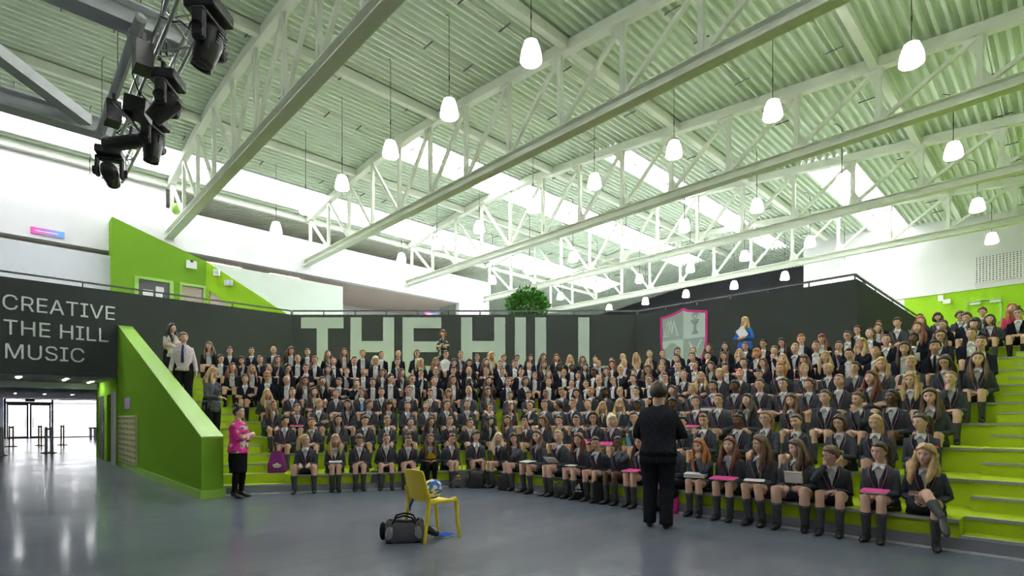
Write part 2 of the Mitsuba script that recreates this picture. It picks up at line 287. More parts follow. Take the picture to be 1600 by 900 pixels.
M = shapely.union_all([stroke([(-.70 + i * .11, 4.13), (-.55 + i * .11, 4.64), (-.43 + i * .05, 4.25), (-.34 + i * .0, 4.64), (-.17 - i * .05, 4.13)], .028) for i in (0, 1)] + [stroke([(-.72, 4.13), (-.50, 4.13)], .03), stroke([(-.30, 4.13), (-.15, 4.13)], .03)])
cr('letter_m', M, 'crest_light', .02, .026)
cr('urn', shapely.union_all([sg.Polygon([(.30, 4.10), (.54, 4.10), (.50, 4.18), (.46, 4.24), (.45, 4.40), (.50, 4.46), (.55, 4.53), (.27, 4.53), (.33, 4.46), (.38, 4.40), (.37, 4.24), (.33, 4.18)]), sg.Point(.41, 4.67).buffer(.075).difference(sg.Point(.41, 4.67).buffer(.045)), stroke([(.30, 4.70), (.34, 4.77), (.48, 4.77), (.52, 4.70)], .025), stroke([(.26, 4.56), (.56, 4.56)], .035)]), 'crest_mid', .02, .026)
cr('tree', shapely.union_all([sg.Point(-.40 + a, 3.60 + b).buffer(c) for a, b, c in ((0, .1, .19), (-.17, .0, .15), (.16, .02, .16), (-.05, -.08, .17), (-.24, -.12, .11), (.2, -.13, .11))] + [sg.box(-.44, 3.15, -.36, 3.5)]), 'crest_dark', .02, .026)
cr('crossed_quills', shapely.union_all([stroke([(.62, 3.90), (.24, 3.15)], .05), stroke([(.20, 3.88), (.62, 3.15)], .05)] + [stroke([(.62 - .05 * i, 3.90 - .1 * i), (.68 - .05 * i, 3.84 - .1 * i)], .022) for i in range(4)]), 'crest_light', .02, .026)

# ---------------------------------------------------------------- roof: deck of trapezoidal ribs, rooflights, purlins, trusses
RY = [-12, -6, -2, 1.8, 5, 8, 11, 14, 16.8, 18.5, 20.2, 21.9, 24, 36]
RZ = [8.1, 8.55, 8.85, 9.14, 9.42, 9.70, 9.96, 10.15, 10.13, 10.0, 9.82, 9.58, 9.3, 8.1]
rz = lambda y: np.interp(y, RY, RZ)                     # underside of the trusses' top chords
DK = .26
TX = [4.37 + 4.965 * i for i in range(5)]               # the trusses
XB = [-14.0] + TX + [29.2, 34.0]
LIGHTS = [(20.1, 21.75, -14, 29.0), (14.45, 16.05, TX[1], 29.0), (9.86, 11.0, TX[2], 29.0), (4.8, 6.15, TX[3], 29.0)]
labels['ceiling'] = {'kind': 'structure', 'label': 'ribbed steel roof deck, green tint for light bounced off the steps'}
PITCH = .207
for bx0, bx1 in zip(XB[:-1], XB[1:]):
    cuts = [(a, b) for a, b, xa, xb in LIGHTS if xa <= bx0 + .1 and bx1 <= xb + .3]
    y = -12.0; V, F = [], []
    while y < 36:
        m = y + PITCH / 2
        if not any(a < m < b for a, b in cuts):
            prof = [(0, 0), (.065, 0), (.095, .10), (.177, .10), (.207, 0)]; n = sum(len(q) for q in V)
            V.append(np.array([[x, y + a, rz(y + a) + DK + b] for a, b in prof for x in (bx0, bx1)]))
            F.append(np.array([[2 * i, 2 * i + 1, 2 * i + 3] for i in range(4)] + [[2 * i, 2 * i + 3, 2 * i + 2] for i in range(4)]) + n)
        y += PITCH
    put(uniq('ceiling__deck_sheet'), (np.vstack(V), np.vstack(F)), 'deck')
scene['lamp_glass'] = {'type': 'twosided', 'bsdf': {'type': 'diffuse', 'reflectance': rgb(.8, .8, .8)}}
for i, (a, b, xa, xb) in enumerate(LIGHTS, 1):
    key = f'window_{i}'; labels[key] = {'kind': 'structure', 'label': 'bright opal rooflight strip between the roof ribs'}
    edges = [xa] + [x for x in XB[1:-1] if x > xa + .1]
    za, zb = rz(a) + DK + .22, rz(b) + DK + .22
    put(key + '__pane', (np.array([[xa, a, za], [edges[-1], a, za], [edges[-1], b, zb], [xa, b, zb]]), np.array([[0, 2, 1], [0, 3, 2]])), 'lamp_glass')
    scene[key + '__pane']['emitter'] = {'type': 'area', 'radiance': rgb(SKYLIGHT, SKYLIGHT, SKYLIGHT * 1.02), 'sampling_weight': 26.0}
    for x0, x1 in zip(edges[:-1], edges[1:]):
        put(uniq(key + '__upstand'), cat([beam((x0, q, rz(q) + DK + .12), (x1, q, rz(q) + DK + .12), .03, .26) for q in (a - .015, b + .015)] + [beam((x0 + .06, a, za - .12), (x0 + .06, b, zb - .12), .04, .24)]), 'white_wall')
pn = 0
for y, x0, x1 in ((3.06, -14, 28.1), (7.9, -14, 28.1), (12.84, -14, 29), (17.8, -14, 29), (22.2, -14, 29)):
    z = float(rz(y)) + .14
    t = Thing('purlin', f'pale steel roof purlin running across the trusses, {ORD[pn]} from the viewer', 'roof beam', 'purlins under the deck'); pn += 1
    for a, b in zip([x0] + TX, TX + [x1]): t.part('span', beam((a + .07, y, z), (b - .07, y, z), .17, .22), 'steel_white')
def isec(L, w, h, tf=.022, tw=.014):                     # an I section along +y from 0 to L, its bottom at z = 0
    return cat([box(-w / 2, w / 2, 0, L, 0, tf), box(-w / 2, w / 2, 0, L, h - tf, h), box(-tw / 2, tw / 2, 0, L, tf, h - tf)])
ZB, YE = 7.80, 22.3
NODES = [21.9 - 1.72 * i for i in range(18)]
TL = ['nearest, at the upper left', 'second from the left', 'middle one', 'fourth from the left', 'farthest, at the right']
for ti, x in enumerate(TX):
    t = Thing('roof_truss', f'white painted steel roof truss, {TL[ti]}', 'roof truss', 'parallel roof trusses')
    v, f = isec(YE - .02 + 9.5, .26, .24); t.part('bottom_chord', (v + (x, -9.5, ZB), f), 'steel_white')
    ys = [-9.5] + [y for y in RY if -9.5 < y < 22.2] + [YE - .05]
    t.part('top_chord', cat([beam((x, a, float(rz(a)) + .12), (x, b, float(rz(b)) + .12), .20, .24) for a, b in zip(ys[:-1], ys[1:])]), 'steel_white')
    for i, y in enumerate(NODES):
        zt = float(rz(y)) + .02; zb = ZB + .23
        t.part('vertical', box(x - .05, x + .05, y - .05, y + .05, zb, zt), 'steel_white')
        if i + 1 < len(NODES):
            y2 = NODES[i + 1]; z2 = float(rz(y2)) + .02
            p, q = ((x, y - .06, zt - .04), (x, y2 + .06, zb + .05)) if i < 4 else ((x, y2 + .06, z2 - .04), (x, y - .06, zb + .05))
            t.part('diagonal', beam(p, q, .085, .085, up=(1, 0, 0)), 'steel_white')
        if i > 3:
            for pl, zq in (([(-.30, 0), (.12, 0), (.05, .42), (-.05, .42)], zb - .01), ([(-.12, 0), (.34, 0), (.05, -.40), (-.05, -.40)], zt + .02)): t.part('gusset', place(extr(sg.Polygon(pl), -.008, .008), (x, y, zq), (0, 1, 0), (0, 0, 1), (1, 0, 0)), 'steel_white')
    t.part('end_plate', box(x - .16, x + .16, YE - .03, YE - .004, ZB - .02, ZB + .5), 'steel_white')
# conduits with short hangers below the deck
cn = 0
for y in (19.2, 15.2, 13.2, 10.4, 8.6, 5.6, 3.6, 1.2):
    z = float(rz(y)) + DK - .035
    t = Thing('sprinkler_pipe', f'thin pale pipe under the roof deck, {ORD[cn]} from the left wall', 'pipe', 'thin pipes under the deck'); cn += 1
    t.part('pipe', beam((-8, y, z), (28, y, z), .03, .03), 'steel_white')
    for bx in np.arange(-4, 28, 1.55): t.part('bracket', beam((bx + .4 * math.sin(bx * 7 + y), y - .18, z - .02), (bx + .4 * math.sin(bx * 7 + y), y + .18, z - .02), .025, .02), 'dark_rail')

# ---------------------------------------------------------------- upper white walls, soffits, outer shell
struct('wall_upper_left', cat([box(-14, TX[0] - .1, YE, YE + .3, 6.98, 10.2), box(TX[0] - .1, 19.6, YE, YE + .3, 7.45, 8.88), box(17.5, 19.6, YE, YE + .3, UP, 7.45)]), 'white_wall', label='white wall above the upper corridor')
struct('ceiling_corridor', cat([box(TX[0] - .1, 17.5, YE + .3, 26.9, 7.45, 7.6), box(-14, TX[0] - .1, YE + .3, 26.9, 7.0, 7.15), box(-14, 19.6, YE + .3, 26.9, 8.7, 8.88)]), 'soffit_tile', label='pinkish corridor soffit behind the white wall')
struct('wall_corridor', box(-14, 19.6, 26.9, 27.1, UP, 8.88), 'white_wall', label='white rear wall of the upper corridor')
struct('wall_far', box(-14, 34, 35.8, 36, 0 + UP, 11), 'grey_wall', label='far end wall beyond the trusses')
XR = 28.2
struct('wall_upper_right', cat([box(XR + .12, XR + .4, -12, 8.7, 6.6, 10.6), box(XR + .12, 34, 8.7, 9.0, 6.0, 10.6), box(XR, XR + .4, 4.95, 8.7, UP, 6.6), box(XR - .05, XR + .2, -12, 8.7, 6.52, 6.6)]), 'white_wall', label='white upper wall on the right')
mat('green_bright', (.27, .50, .03), .5)
struct('wall_green_right', box(XR, XR + .3, -12, 4.95, UP, 6.56), 'green_bright', label='bright green wall behind the top rows')
struct('wall_void', box(33.8, 34, -12, 36, 0, 11), 'void_shade', label='far side of the void, coloured dark for its shade')
mat('back_room', (.62, .60, .56), .8)
struct('wall_behind', cat([box(-14, 34, -12.2, -12, 0, 11), box(-14.2, -14, -12, 52, 0, 11)]), 'back_room', label='plain unseen walls behind the viewer that bounce the light')  # out of view; they close the hall and bounce its light
struct('floor_upper_right', extr(sg.box(18.9 + 1, -12, 34, 3.885), UP - .3, UP - .004), 'grey_wall', label='landing at the top right')
struct('wall_side_right', box(7.2, 28.2, -2.9, -2.6, 0, 6.2), 'green_bright', label='side wall beyond the right aisle, out of sight')
# ---------------------------------------------------------------- people: bodies, hair, clothes
mat('shoe_leather', (.012, .012, .013), .3)
SKIN = {'': (.58, .36, .27), 'D3': (.40, .235, .145), 'D2': (.30, .165, .10), 'D': (.105, .052, .032)}
HAIRC = {'k': (.012, .010, .010), 'd': (.035, .020, .014), 'b': (.085, .046, .026), 'l': (.19, .115, .062), 'y': (.46, .31, .14), 'w': (.68, .58, .40), 'r': (.36, .13, .035), 'a': (.12, .036, .018)}
def head_pos(D):
    """Points of the head's surface, in a frame at the head's centre (x to the face, z up), for unit directions D."""
    x, y, z = D[:, 0] * .094, D[:, 1] * .073, D[:, 2] * .114
    s = lambda a, b, t: np.clip((t - a) / (b - a), 0, 1) ** 2 * (3 - 2 * np.clip((t - a) / (b - a), 0, 1))
    low = s(-.005, -.105, z)
    y = y * (1 - .36 * low); back = s(.03, -.06, x)
    x = x * (1 + .06 * back) * (1 - .45 * low * back) - .006 * s(.0, .1, z)
    fr = s(.035, .075, x); x = x - .010 * fr * s(-.02, .05, np.abs(y)) * 0
    x = np.where(D[:, 0] > 0, .086 * np.tanh(x / .074) * 1.08, x)
    g = lambda u, c, w: np.exp(-((u - c) / w) ** 2)
    front = s(.02, .06, x)
    nose = np.clip((.022 - z) / .055, 0, 1) * s(-.052, -.030, z)
    x = x + front * (.026 * nose * g(y, 0, .0125) - .010 * (g(np.abs(y), .031, .015) * g(z, .012, .013)) + .004 * g(z, .034, .012)
                     + .006 * g(y, 0, .022) * g(z, -.060, .010) - .004 * g(y, 0, .02) * g(z, -.046, .006) + .010 * g(y, 0, .022) * g(z, -.098, .018) + .004 * g(np.abs(y), .038, .018) * g(z, -.025, .02))
    return np.stack([x, y, z], 1)
def dirs(nlat, nlon):
    t = np.linspace(0, np.pi, nlat + 2)[1:-1]; u = np.arange(nlon) * 2 * np.pi / nlon - np.pi; p = u - .5 * np.sin(u)
    D = np.stack([(np.sin(t)[:, None] * np.cos(p)), (np.sin(t)[:, None] * np.sin(p)), np.repeat(-np.cos(t)[:, None], nlon, 1)], -1).reshape(-1, 3)
    D = np.vstack([D, [0, 0, -1], [0, 0, 1]])
    i, j = np.meshgrid(np.arange(nlat - 1), np.arange(nlon), indexing='ij'); j2 = (j + 1) % nlon; n = nlon
    F = [np.stack([i * n + j, i * n + j2, (i + 1) * n + j2], -1).reshape(-1, 3), np.stack([i * n + j, (i + 1) * n + j2, (i + 1) * n + j], -1).reshape(-1, 3)]
    s, e = nlat * n, nlat * n + 1; jj = np.arange(n)
    F += [np.stack([np.full(n, s), (jj + 1) % n, jj], 1), np.stack([np.full(n, e), (nlat - 1) * n + jj, (nlat - 1) * n + (jj + 1) % n], 1)]
    return D, np.vstack(F)
DIRS = {0: dirs(40, 44), 1: dirs(26, 30), 2: dirs(18, 22)}
HEADM = {k: (head_pos(d), f) for k, (d, f) in DIRS.items()}
def head_color(P, lod):
    c = np.zeros(len(P)); x, y, z = P.T; ay = np.abs(y); f = (x > .045) & (np.abs(z) < .11)
    k = {0: 1.0, 1: 1.25, 2: 1.6}[lod]
    def pnt(m, v): c[f & m] = v
    pnt(((ay - .036) / .02) ** 2 + ((z + .03) / .02) ** 2 < 1, -.16)
    pnt((y / .021) ** 2 + ((z + .060) / (.0075 * k)) ** 2 < 1, -.95)
    if lod == 0: pnt(((ay - .031) / .0145) ** 2 + ((z - .011) / .0072) ** 2 < 1, 2.)
    pnt(((ay - .031) / (.0062 * k * 1.2)) ** 2 + ((z - .011) / (.0066 * k)) ** 2 < 1, .96)
    if lod == 0: pnt((np.abs(z - .0185) < .0016) & (np.abs(ay - .031) < .0155), .85)
    pnt((np.abs(z - .031 + (ay - .03) ** 2 * 6) < .0035 * k) & (np.abs(ay - .031) < .017), .62)
    return c
def hairline(P, kind):
    """How far the hair stands off the head at P (0 = bare)."""
    x, y, z = P.T; az = np.degrees(np.arctan2(np.abs(y), x))
    if kind == 'fringe': top = np.interp(az, [0, 45, 62, 80, 100, 180], [.036, .036, .0, -.03, -.085, -.1])
    elif kind == 'tied': top = np.interp(az, [0, 40, 62, 78, 95, 112, 180], [.066, .064, .05, .018, -.012, -.06, -.085])
    elif kind == 'boy': top = np.interp(az, [0, 40, 62, 78, 95, 112, 180], [.060, .058, .044, .0, -.005, -.05, -.075])
    else: top = np.interp(az, [0, 12, 40, 62, 78, 100, 180], [.070, .066, .052, .02, -.03, -.085, -.1])
    t = np.clip((z - top) / .014, 0, 1); return t * t * (3 - 2 * t)
def jit(col, a, seed=0): return np.array(col) * (1 + a * (np.random.default_rng(seed).random() - .5))
def strand_col(V, col, seed, amt=.5):
    n = meshkit.noise(V * np.array([70, 70, 9]) + seed * 3.1); return np.clip(np.array(col)[None] * (1 - amt / 2 + amt * n[:, None]), 0, 1)
def lump(v, f, amp, freq, seed):
    n = meshkit.fbm(v * np.asarray(freq) + seed, 2) - .5
    c = v.mean(0); d = v - c; d /= np.linalg.norm(d, axis=1, keepdims=True) + 1e-9
    return v + d * (n * 2 * amp)[:, None], f
def hair_mesh(style, col, lod, seed, side=1):
    r = np.random.default_rng(seed); D, F = DIRS[lod]; P = HEADM[lod][0]
    line = {'F': 'fringe', 'O': 'fringe' if seed % 2 else 'loose', 'L': 'loose', 'C': 'loose', 'X': 'boy', 'S': 'tied'}.get(style, 'tied')
    h = hairline(P, line); th = {'L': .019, 'F': .019, 'O': .024, 'C': .03, 'X': .019, 'S': .015}.get(style, .011)
    nrm = P / np.array([.094, .073, .114]) ** 2; nrm /= np.linalg.norm(nrm, axis=1, keepdims=True)
    n = meshkit.noise(P * np.array([40, 40, 14]) + seed) - .5
    cap = P + nrm * ((h * th - (1 - h) * .012) + h * (.006 if style not in 'C' else .02) * n)[:, None]
    ms = [(cap, F)]; nt = {0: 10, 1: 8, 2: 6}[lod]; w = lambda: r.uniform(-.008, .008)
    if style in 'LFC':
        k = 1.25 if style == 'C' else 1.; ln = r.uniform(.85, 1.15)
        ms.append(tube([(-.05, 0, .05), (-.085, 0, -.04), (-.105, w(), -.15), (-.115, w(), -.24 * ln), (-.105, w(), -.30 * ln)], np.array([[.07, .05], [.078, .042], [.088, .036], [.085, .03], [.05, .015]]) * k, nt + 4))
        for s in (-1, 1):
            a = r.uniform(.9, 1.15)
            ms.append(tube([(.022, s * .062, .045), (.012, s * .083, -.02), (.022, s * .093, -.10), (.062, s * .092, -.19), (.088 + w(), s * (.085 + w()), -.27 * a), (.09, s * .08, -.33 * a)], np.array([.018, .026, .032, .034, .028, .008]) * k, nt))
            ms.append(tube([(-.045, s * .06, .03), (-.05, s * .085, -.06), (-.05, s * .105, -.15), (-.02, s * .118, -.22 * a), (-.01, s * .112, -.28 * a)], np.array([.02, .03, .036, .03, .01]) * k, nt))
    elif style == 'O':
        ms.append(tube([(-.045, 0, .06), (-.085, 0, -.02), (-.08, 0, -.085), (-.06, 0, -.11)], [[.07, .05], [.085, .045], [.08, .04], [.06, .02]], nt + 4))
        for s in (-1, 1): ms.append(tube([(.015, s * .066, .05), (.012, s * .085, -.01), (.02, s * .088, -.07), (.03, s * .07, -.115)], [.025, .033, .034, .018], nt))
    elif style == 'P':
        s = side * r.uniform(.0, 1.); ms.append(tube([(-.085, 0, .05), (-.135, s * .01, .055), (-.165, s * .02, .0), (-.16, s * .03, -.09), (-.145, s * .035, -.19), (-.14, s * .04, -.25)], [.02, .026, .036, .036, .028, .008], nt))
    elif style == 'S':
        ms.append(tube([(-.06, side * .05, -.03), (-.03, side * .085, -.08), (.03, side * .098, -.15), (.075, side * .095, -.24), (.085, side * .09, -.33)], [.025, .032, .036, .034, .012], nt))
    elif style == 'B':
        ms.append(lump(*ell((-.055, 0, .125), (.046, .046, .038), nt + 2, 6), .010, 28, seed))
    elif style == 'U':
        ms.append(lump(*ell((-.10, 0, .045), (.04, .05, .045), nt + 2, 6), .010, 25, seed))
    elif style == 'T':
        ms.append(lump(*ell((-.105, 0, -.01), (.032, .04, .036), nt, 5), .006, 25, seed))
        if seed % 3 == 0: ms.append(tube([(-.11, 0, .0), (-.135, .01, -.06), (-.135, .015, -.14), (-.13, .015, -.19)], [.022, .028, .024, .006], nt))
    if style == 'C':
        ms = [ms[0]] + [lump(*m, .016, 30, seed + i) for i, m in enumerate(ms[1:])]
        for q in range(18 if lod < 2 else 8):
            a = r.uniform(0.5, 1) * math.pi * r.choice([-1, 1]); z = r.uniform(-.26, .08)
            ms.append(ell((-.01 + .095 * math.cos(a), .10 * math.sin(a), z), (.026, .026, .03), 6, 4))
    v, f = cat(ms)
    if lod == 0: v = v + (meshkit.noise(v * np.array([150, 150, 18]) + seed)[:, None] - .5) * .004 * unit_rows(v)
    return v, f
def unit_rows(v): return v / (np.linalg.norm(v, axis=1, keepdims=True) + 1e-9)
def hand(W, d, n, curl=.5, lod=1, sc=1., thumb=1):
    """Palm, four fingers and a thumb from wrist W; d = direction of the palm, n = out of the back of the hand."""
    d = unit(d); n = unit(n - np.dot(n, d) * d); s = np.cross(n, d) * thumb     # s: towards the thumb
    P = lambda a, b, c: W + sc * (a * d + b * s + c * n)
    ms = [tube([P(-.03, 0, 0), P(.0, 0, 0), P(.03, 0, .002), P(.065, 0, .0), P(.088, 0, -.003)], np.array([[.020, .026], [.019, .026], [.016, .036], [.014, .038], [.011, .035]]) * sc, 8 if lod else 12, ref=n)]
    for i, (b, L) in enumerate(((.027, .062), (.009, .072), (-.009, .067), (-.026, .052))):
        pts, a, p = [P(.07, b, -.001)], 0., np.array([.084, -.002]); pts.append(P(p[0], b, p[1]))
        for q, fr in enumerate((.42, .33, .25)):
            a += curl * (.75 if q else .55); p = p + L * fr * np.array([math.cos(a), -math.sin(a)]); pts.append(P(p[0], b * (1 + .1 * (q + 1) * (1 - curl)), p[1]))
        ms.append(tube(pts, np.array([.0095, .0095, .0088, .008, .0065]) * sc, 5 if lod else 7, ref=n))
    ms.append(tube([P(.012, .022, -.004), P(.035, .040, -.010), P(.058, .050, -.018 - .012 * curl), P(.078, .048 - .012 * curl, -.024 - .02 * curl)], np.array([.014, .0125, .0105, .008]) * sc, 5 if lod else 7, ref=n))
    return ms
def ik(S, W, l1, l2, pole):
    d = W - S; L = np.linalg.norm(d); L2 = min(L, (l1 + l2) * .995); t = d / L; W = S + t * L2
    a = (l1 * l1 - l2 * l2 + L2 * L2) / (2 * L2); h = math.sqrt(max(l1 * l1 - a * a, 0)); p = unit(np.asarray(pole, float) - np.dot(pole, t) * t)
    return S + t * a + p * h, W
def torso(zs, rx, ry, path, lod, groove=None, cap=.3):
    """A shell round the spine; groove(z) = half width of the opening down the front, whose edges run along columns of the mesh."""
    nO, nI, nB = {0: (7, 5, 9), 1: (5, 4, 7), 2: (4, 3, 5)}[lod]; C, A, M = np.array([path(z) for z in zs]), [], []
    for z, r in zip(zs, ry):
        w = np.clip(groove(z) if groove else .03, .002, r * .80); e = math.acos(min((w + .005) / r, .99)); i = np.arccos(np.linspace(-w, w, nI) / r)
        A.append(np.concatenate([np.linspace(-math.pi, e - math.pi, nO), -i, np.linspace(-e, 0, nO), np.linspace(0, math.pi, nB + 2)[1:-1]]))
        M.append(np.concatenate([np.ones(nO), np.full(nI, .45 if groove else 1.), np.ones(nO + nB)]))
    return tube(C, np.stack([ry, rx], 1), ref=(0, 1, 0), cap=cap, ang=np.array(A), mod=np.array(M))
def head_local(L, lift=0.):
    p = rot('y', L) @ np.array([.012 * math.sin(3.5) - .25 * .28 ** 2, 0, .62]) + np.array([.045, 0, .08 + lift]); return p
def person(spec):
    """Builds one figure. Local frame: x forward, y to the figure's left, z up; origin on the seat (sitting) or on the ground (standing)."""
    g = dict(kind='sit', yaw=0., hy=0., hp=0., hr=0., sc=1., tw=0., lean=.12, lod=1, skin='', hair=('L', 'b'), arms='lap', outfit='blazer', female=True, seed=0, label='', group=None, knee=.09, feet=.0, width=1., crossleg=False, glasses=False, bow=None, side=1, socks=(.055, .058, .062), riser=.325)
    g.update(spec); r = np.random.default_rng(g['seed']); lod, k = g['lod'], g['sc']; sit = g['kind'] == 'sit'
    t = Thing('person', g['label'], 'person', g['group'])
    skin = np.array(SKIN[g['skin']]) * (1 + .12 * (r.random() - .5)); skin = skin * np.array([1, 1 + .06 * (r.random() - .5), 1 + .1 * (r.random() - .5)])
    hc = np.array(HAIRC[g['hair'][1]]) * (1 + .35 * (r.random() - .5)); wd = g['width']
    Rl, hip = rot('y', g['lean']), np.array([0, 0, .08])
    lift = 0. if sit else .80
    def path(z):                                             # spine: a slight curve, bent forward from the hips
        p = np.array([.012 * math.sin(z * 5) - .25 * max(z - .42, 0) ** 2, 0, z]); p = Rl @ (p - hip) + hip
        return p + np.array([0, 0, lift])
    def tz(v): return rot('z', g['tw'] * 1.) @ v             # twist of the upper body
    Hc = head_local(g['lean'], lift); Rh = rot('z', g['hy']) @ rot('y', g['hp']) @ rot('x', g['hr'])
    def hd(v): return v @ Rh.T + Hc
    S = {s: path(.465) + np.array([0, s * .136 * wd, -.008]) for s in (-1, 1)}
    base = np.array([0, 0, lift])
    # ------- arms: wrist target, hand direction, back of the hand, elbow pole, curl
    chin = lambda s: (Hc + Rh @ np.array([.075, s * .02, -.20]), np.array([.15, -s * .2, 1.]), np.array([1., s * .4, .0]), (.3, s * .5, -1), .75)
    lapL = lambda s: (base + (.30, s * .065, .205), np.array([.5, -s * .75, -.15]), np.array([.2, s * .1, 1.]), (-.6, s * .34, -.75), .55)
    poses = {
        'lap': lambda s: lapL(s),
        'knees': lambda s: (base + (.36, s * .085, .215), np.array([.8, s * -.05, -.55]), np.array([.4, 0, 1.]), (-.5, s * .34, -.7), .3),
        'under': lambda s: (base + (.22, s * .09, .17), np.array([.35, -s * 1., -.1]), np.array([.1, 0, 1.]), (-.5, s * .38, -.6), .3),
        'chin': lambda s: chin(s) if s == g['side'] else lapL(s),
        'face': lambda s: (Hc + Rh @ np.array([.10, s * .03, -.13]), np.array([-.1, -s * .15, 1.]), np.array([1., s * .3, .1]), (.3, s * .6, -1), .25) if s == g['side'] else lapL(s),
        'cross': lambda s: (path(.28) + (.158, -s * .045, -.012 * s), np.array([.12, -s * 1., .05]), np.array([1., 0, .2]), (-.1, s * .7, -.7), .35),
        'book': lambda s: (base + (.27, s * .10, .20), np.array([.9, -s * .35, -.05]), np.array([.1, s * .9, .5]), (-.5, s * .4, -.7), .5),
        'hold': lambda s: (path(.22) + (.17, s * .045, -.0), np.array([.35, -s * 1., .1]), np.array([1., 0, -.2]), (-.3, s * 1., -.4), .6),
        'down': lambda s: (base + (.03, s * .24, -.02), np.array([.05, 0, -1.]), np.array([0, s * 1., 0]), (-1, s * .3, 0), .45),
        'wash': lambda s: (path(.33) + (.22, s * .05, 0), np.array([.4, -s * .8, .35]), np.array([.6, 0, .8]), (-.1, s * 1., -.7), .5),
    }
    body, sl, l1, l2 = [], [], .262, .235
    for s in (-1, 1):
        W, d, n, pole, curl = poses[g['arms']](s)
        W = np.asarray(W, float) + r.normal(0, .006, 3); E, W = ik(S[s], W, l1, l2, pole); fore = unit(W - E)
        P = [S[s] + (0, -s * .03, 0), S[s], S[s] * .5 + E * .5, E, E * .5 + W * .5, W]
        body.append(tube(P, [.04, .04, .036, .032, .030, .024], 6))
        body += hand(W + fore * .02, unit(.5 * fore + unit(d)), n, curl, 0 if lod == 0 else 1, .95 if g['female'] else 1.06, thumb=s * 1 if np.dot(np.cross(n, d), (0, -s, 0)) * s > -9 else s)
        sl.append(tube([S[s] + (0, -s * .06, .012), S[s] + (0, s * .005, .004), S[s] * .6 + E * .4, S[s] * .25 + E * .75, E, E * .7 + W * .3, E * .35 + W * .65, W - fore * .0], np.array([.046, .055, .054, .051, .049, .047, .043, .037]) * (1 if g['female'] else 1.12), {0: 14, 1: 9, 2: 7}[lod]))
    # ------- legs
    legs = []
    for s in (-1, 1):
        if sit:
            kn = g['knee'] + .01 * r.normal(); hipj = np.array([-.02, s * .085, .085]); K = np.array([.395, s * kn * (1 if s == 1 else 1) + g['feet'] * .4, .165]); Az = -g['riser'] + .085
            Ak = np.array([.345 + .016 * np.clip(r.normal(), -1.5, 1.5), s * kn * .95 + g['feet'], Az])
            if g['crossleg'] and s == -1: K = np.array([.41, .02, .275]); Ak = np.array([.66, .16, .06])
            legs.append([hipj, K, Ak])
        else:
            st = g.get('stance', .0); legs.append([np.array([0, s * .085, .84]), np.array([.025 + s * st * .5, s * .09, .46]), np.array([-.01 + s * st, s * .095, .085])])
    fat = g.get('leg', 1.)
    for (h, K, Ak), s in zip(legs, (-1, 1)):
        u1, u2 = K - h, Ak - K
        body.append(tube([h, h + u1 * .5, h + u1 * .85, K + u1 * .02 - u2 * .02, K + u2 * .15, K + u2 * .35, K + u2 * .7, Ak, Ak + (0, 0, -.04)], np.array([.078, .074, .062, .054, .051, .054, .042, .034, .034]) * fat, {0: 14, 1: 9, 2: 7}[lod]))
        toe = unit(np.array([1., u2[1] * .8 + .12 * s, 0])) if not (g['crossleg'] and s == -1) else unit(np.array([.75, .25, -.55]))
        body.append(tube([Ak + (0, 0, -.045) - toe * .03, Ak + (0, 0, -.05) + toe * .05, Ak + (0, 0, -.06) + toe * .14], [[.03, .03], [.028, .03], [.018, .025]], 6))
    zt = np.array([.03, .14, .24, .34, .42, .48, .525, .555, .60, .66])
    body.append(tube([path(z) if z < .57 else path(.555) * (1 - (z - .555) / .145) + Hc * (z - .555) / .145 + np.array([-.018, 0, 0]) * ((z - .555) / .1) for z in zt], [[.15, .10], [.125, .09], [.115, .085], [.125, .09], [.135, .085], [.11, .065], [.066, .055], [.052, .052], [.047, .049], [.045, .047]], {0: 16, 1: 10, 2: 8}[lod]))
    hv, hf = HEADM[lod]; hs = 1.0 if g['female'] else 1.04
    ears = [ell((-.012, s * .072, -.005), (.018, .008, .028), 6, 5) for s in (-1, 1)]
    body += [(hd(v * hs), f) for v, f in [(hv, hf)] + ears]
    V, F = union(body)
    loc = (V - Hc) @ Rh / hs; near = np.linalg.norm(loc, axis=1) < .16; sq = np.round(np.sqrt(np.clip(skin, 0, 1)) * 255)
    feat = np.zeros(len(V)); feat[near] = head_color(loc[near], lod); suv = np.stack([np.full(len(V), sq[0] * 256 + sq[1]), feat], 1)
    yaw, o = g['yaw'], np.asarray(g['pos'], float); Rw = rot('z', yaw)
    def out(m, twist=True): return m[0] * k @ Rw.T + o, m[1]
    def vc(m, c, *a): return np.array(c)
    t.part('body', out((V, F)), 'skin', True, uv=suv)
    hm = hair_mesh(g['hair'][0], hc, lod, g['seed'], g['side']); hw = (hd(hm[0] * hs * 1.005), hm[1])
    hk = t.part('hair', out(hw), 'hair', True, hc)
    if g.get('tights') is not None:
        for (h, K, Ak), s in zip(legs, (-1, 1)):
            u1, u2 = K - h, Ak - K; m = tube([h, h + u1 * .5, h + u1 * .85, K + u1 * .02 - u2 * .02, K + u2 * .15, K + u2 * .35, K + u2 * .7, Ak, Ak + (0, 0, -.04)], np.array([.081, .077, .065, .057, .054, .057, .045, .037, .037]) * fat, 12); t.part('tights', out(m), 'cloth', True, np.array(g['tights']))
    O = g['outfit']; fem = g['female']
    zb = np.array([-.005, .05, .12, .20, .27, .33, .39, .44, .485, .52, .548]); b0 = np.array([[.145, .184], [.142, .178], [.130, .166], [.122, .158], [.122, .160], [.127, .166], [.127, .171], [.120, .168], [.100, .148], [.078, .104], [.066, .074]])
    if not fem: b0 = b0 * np.array([[1.05, 1.08]]) + np.array([[.0, .012]]) * (zb[:, None] > .2)
    b0 = b0 * np.array([1 + (wd - 1) * .8, wd])
    if not sit: b0[:3] *= .97
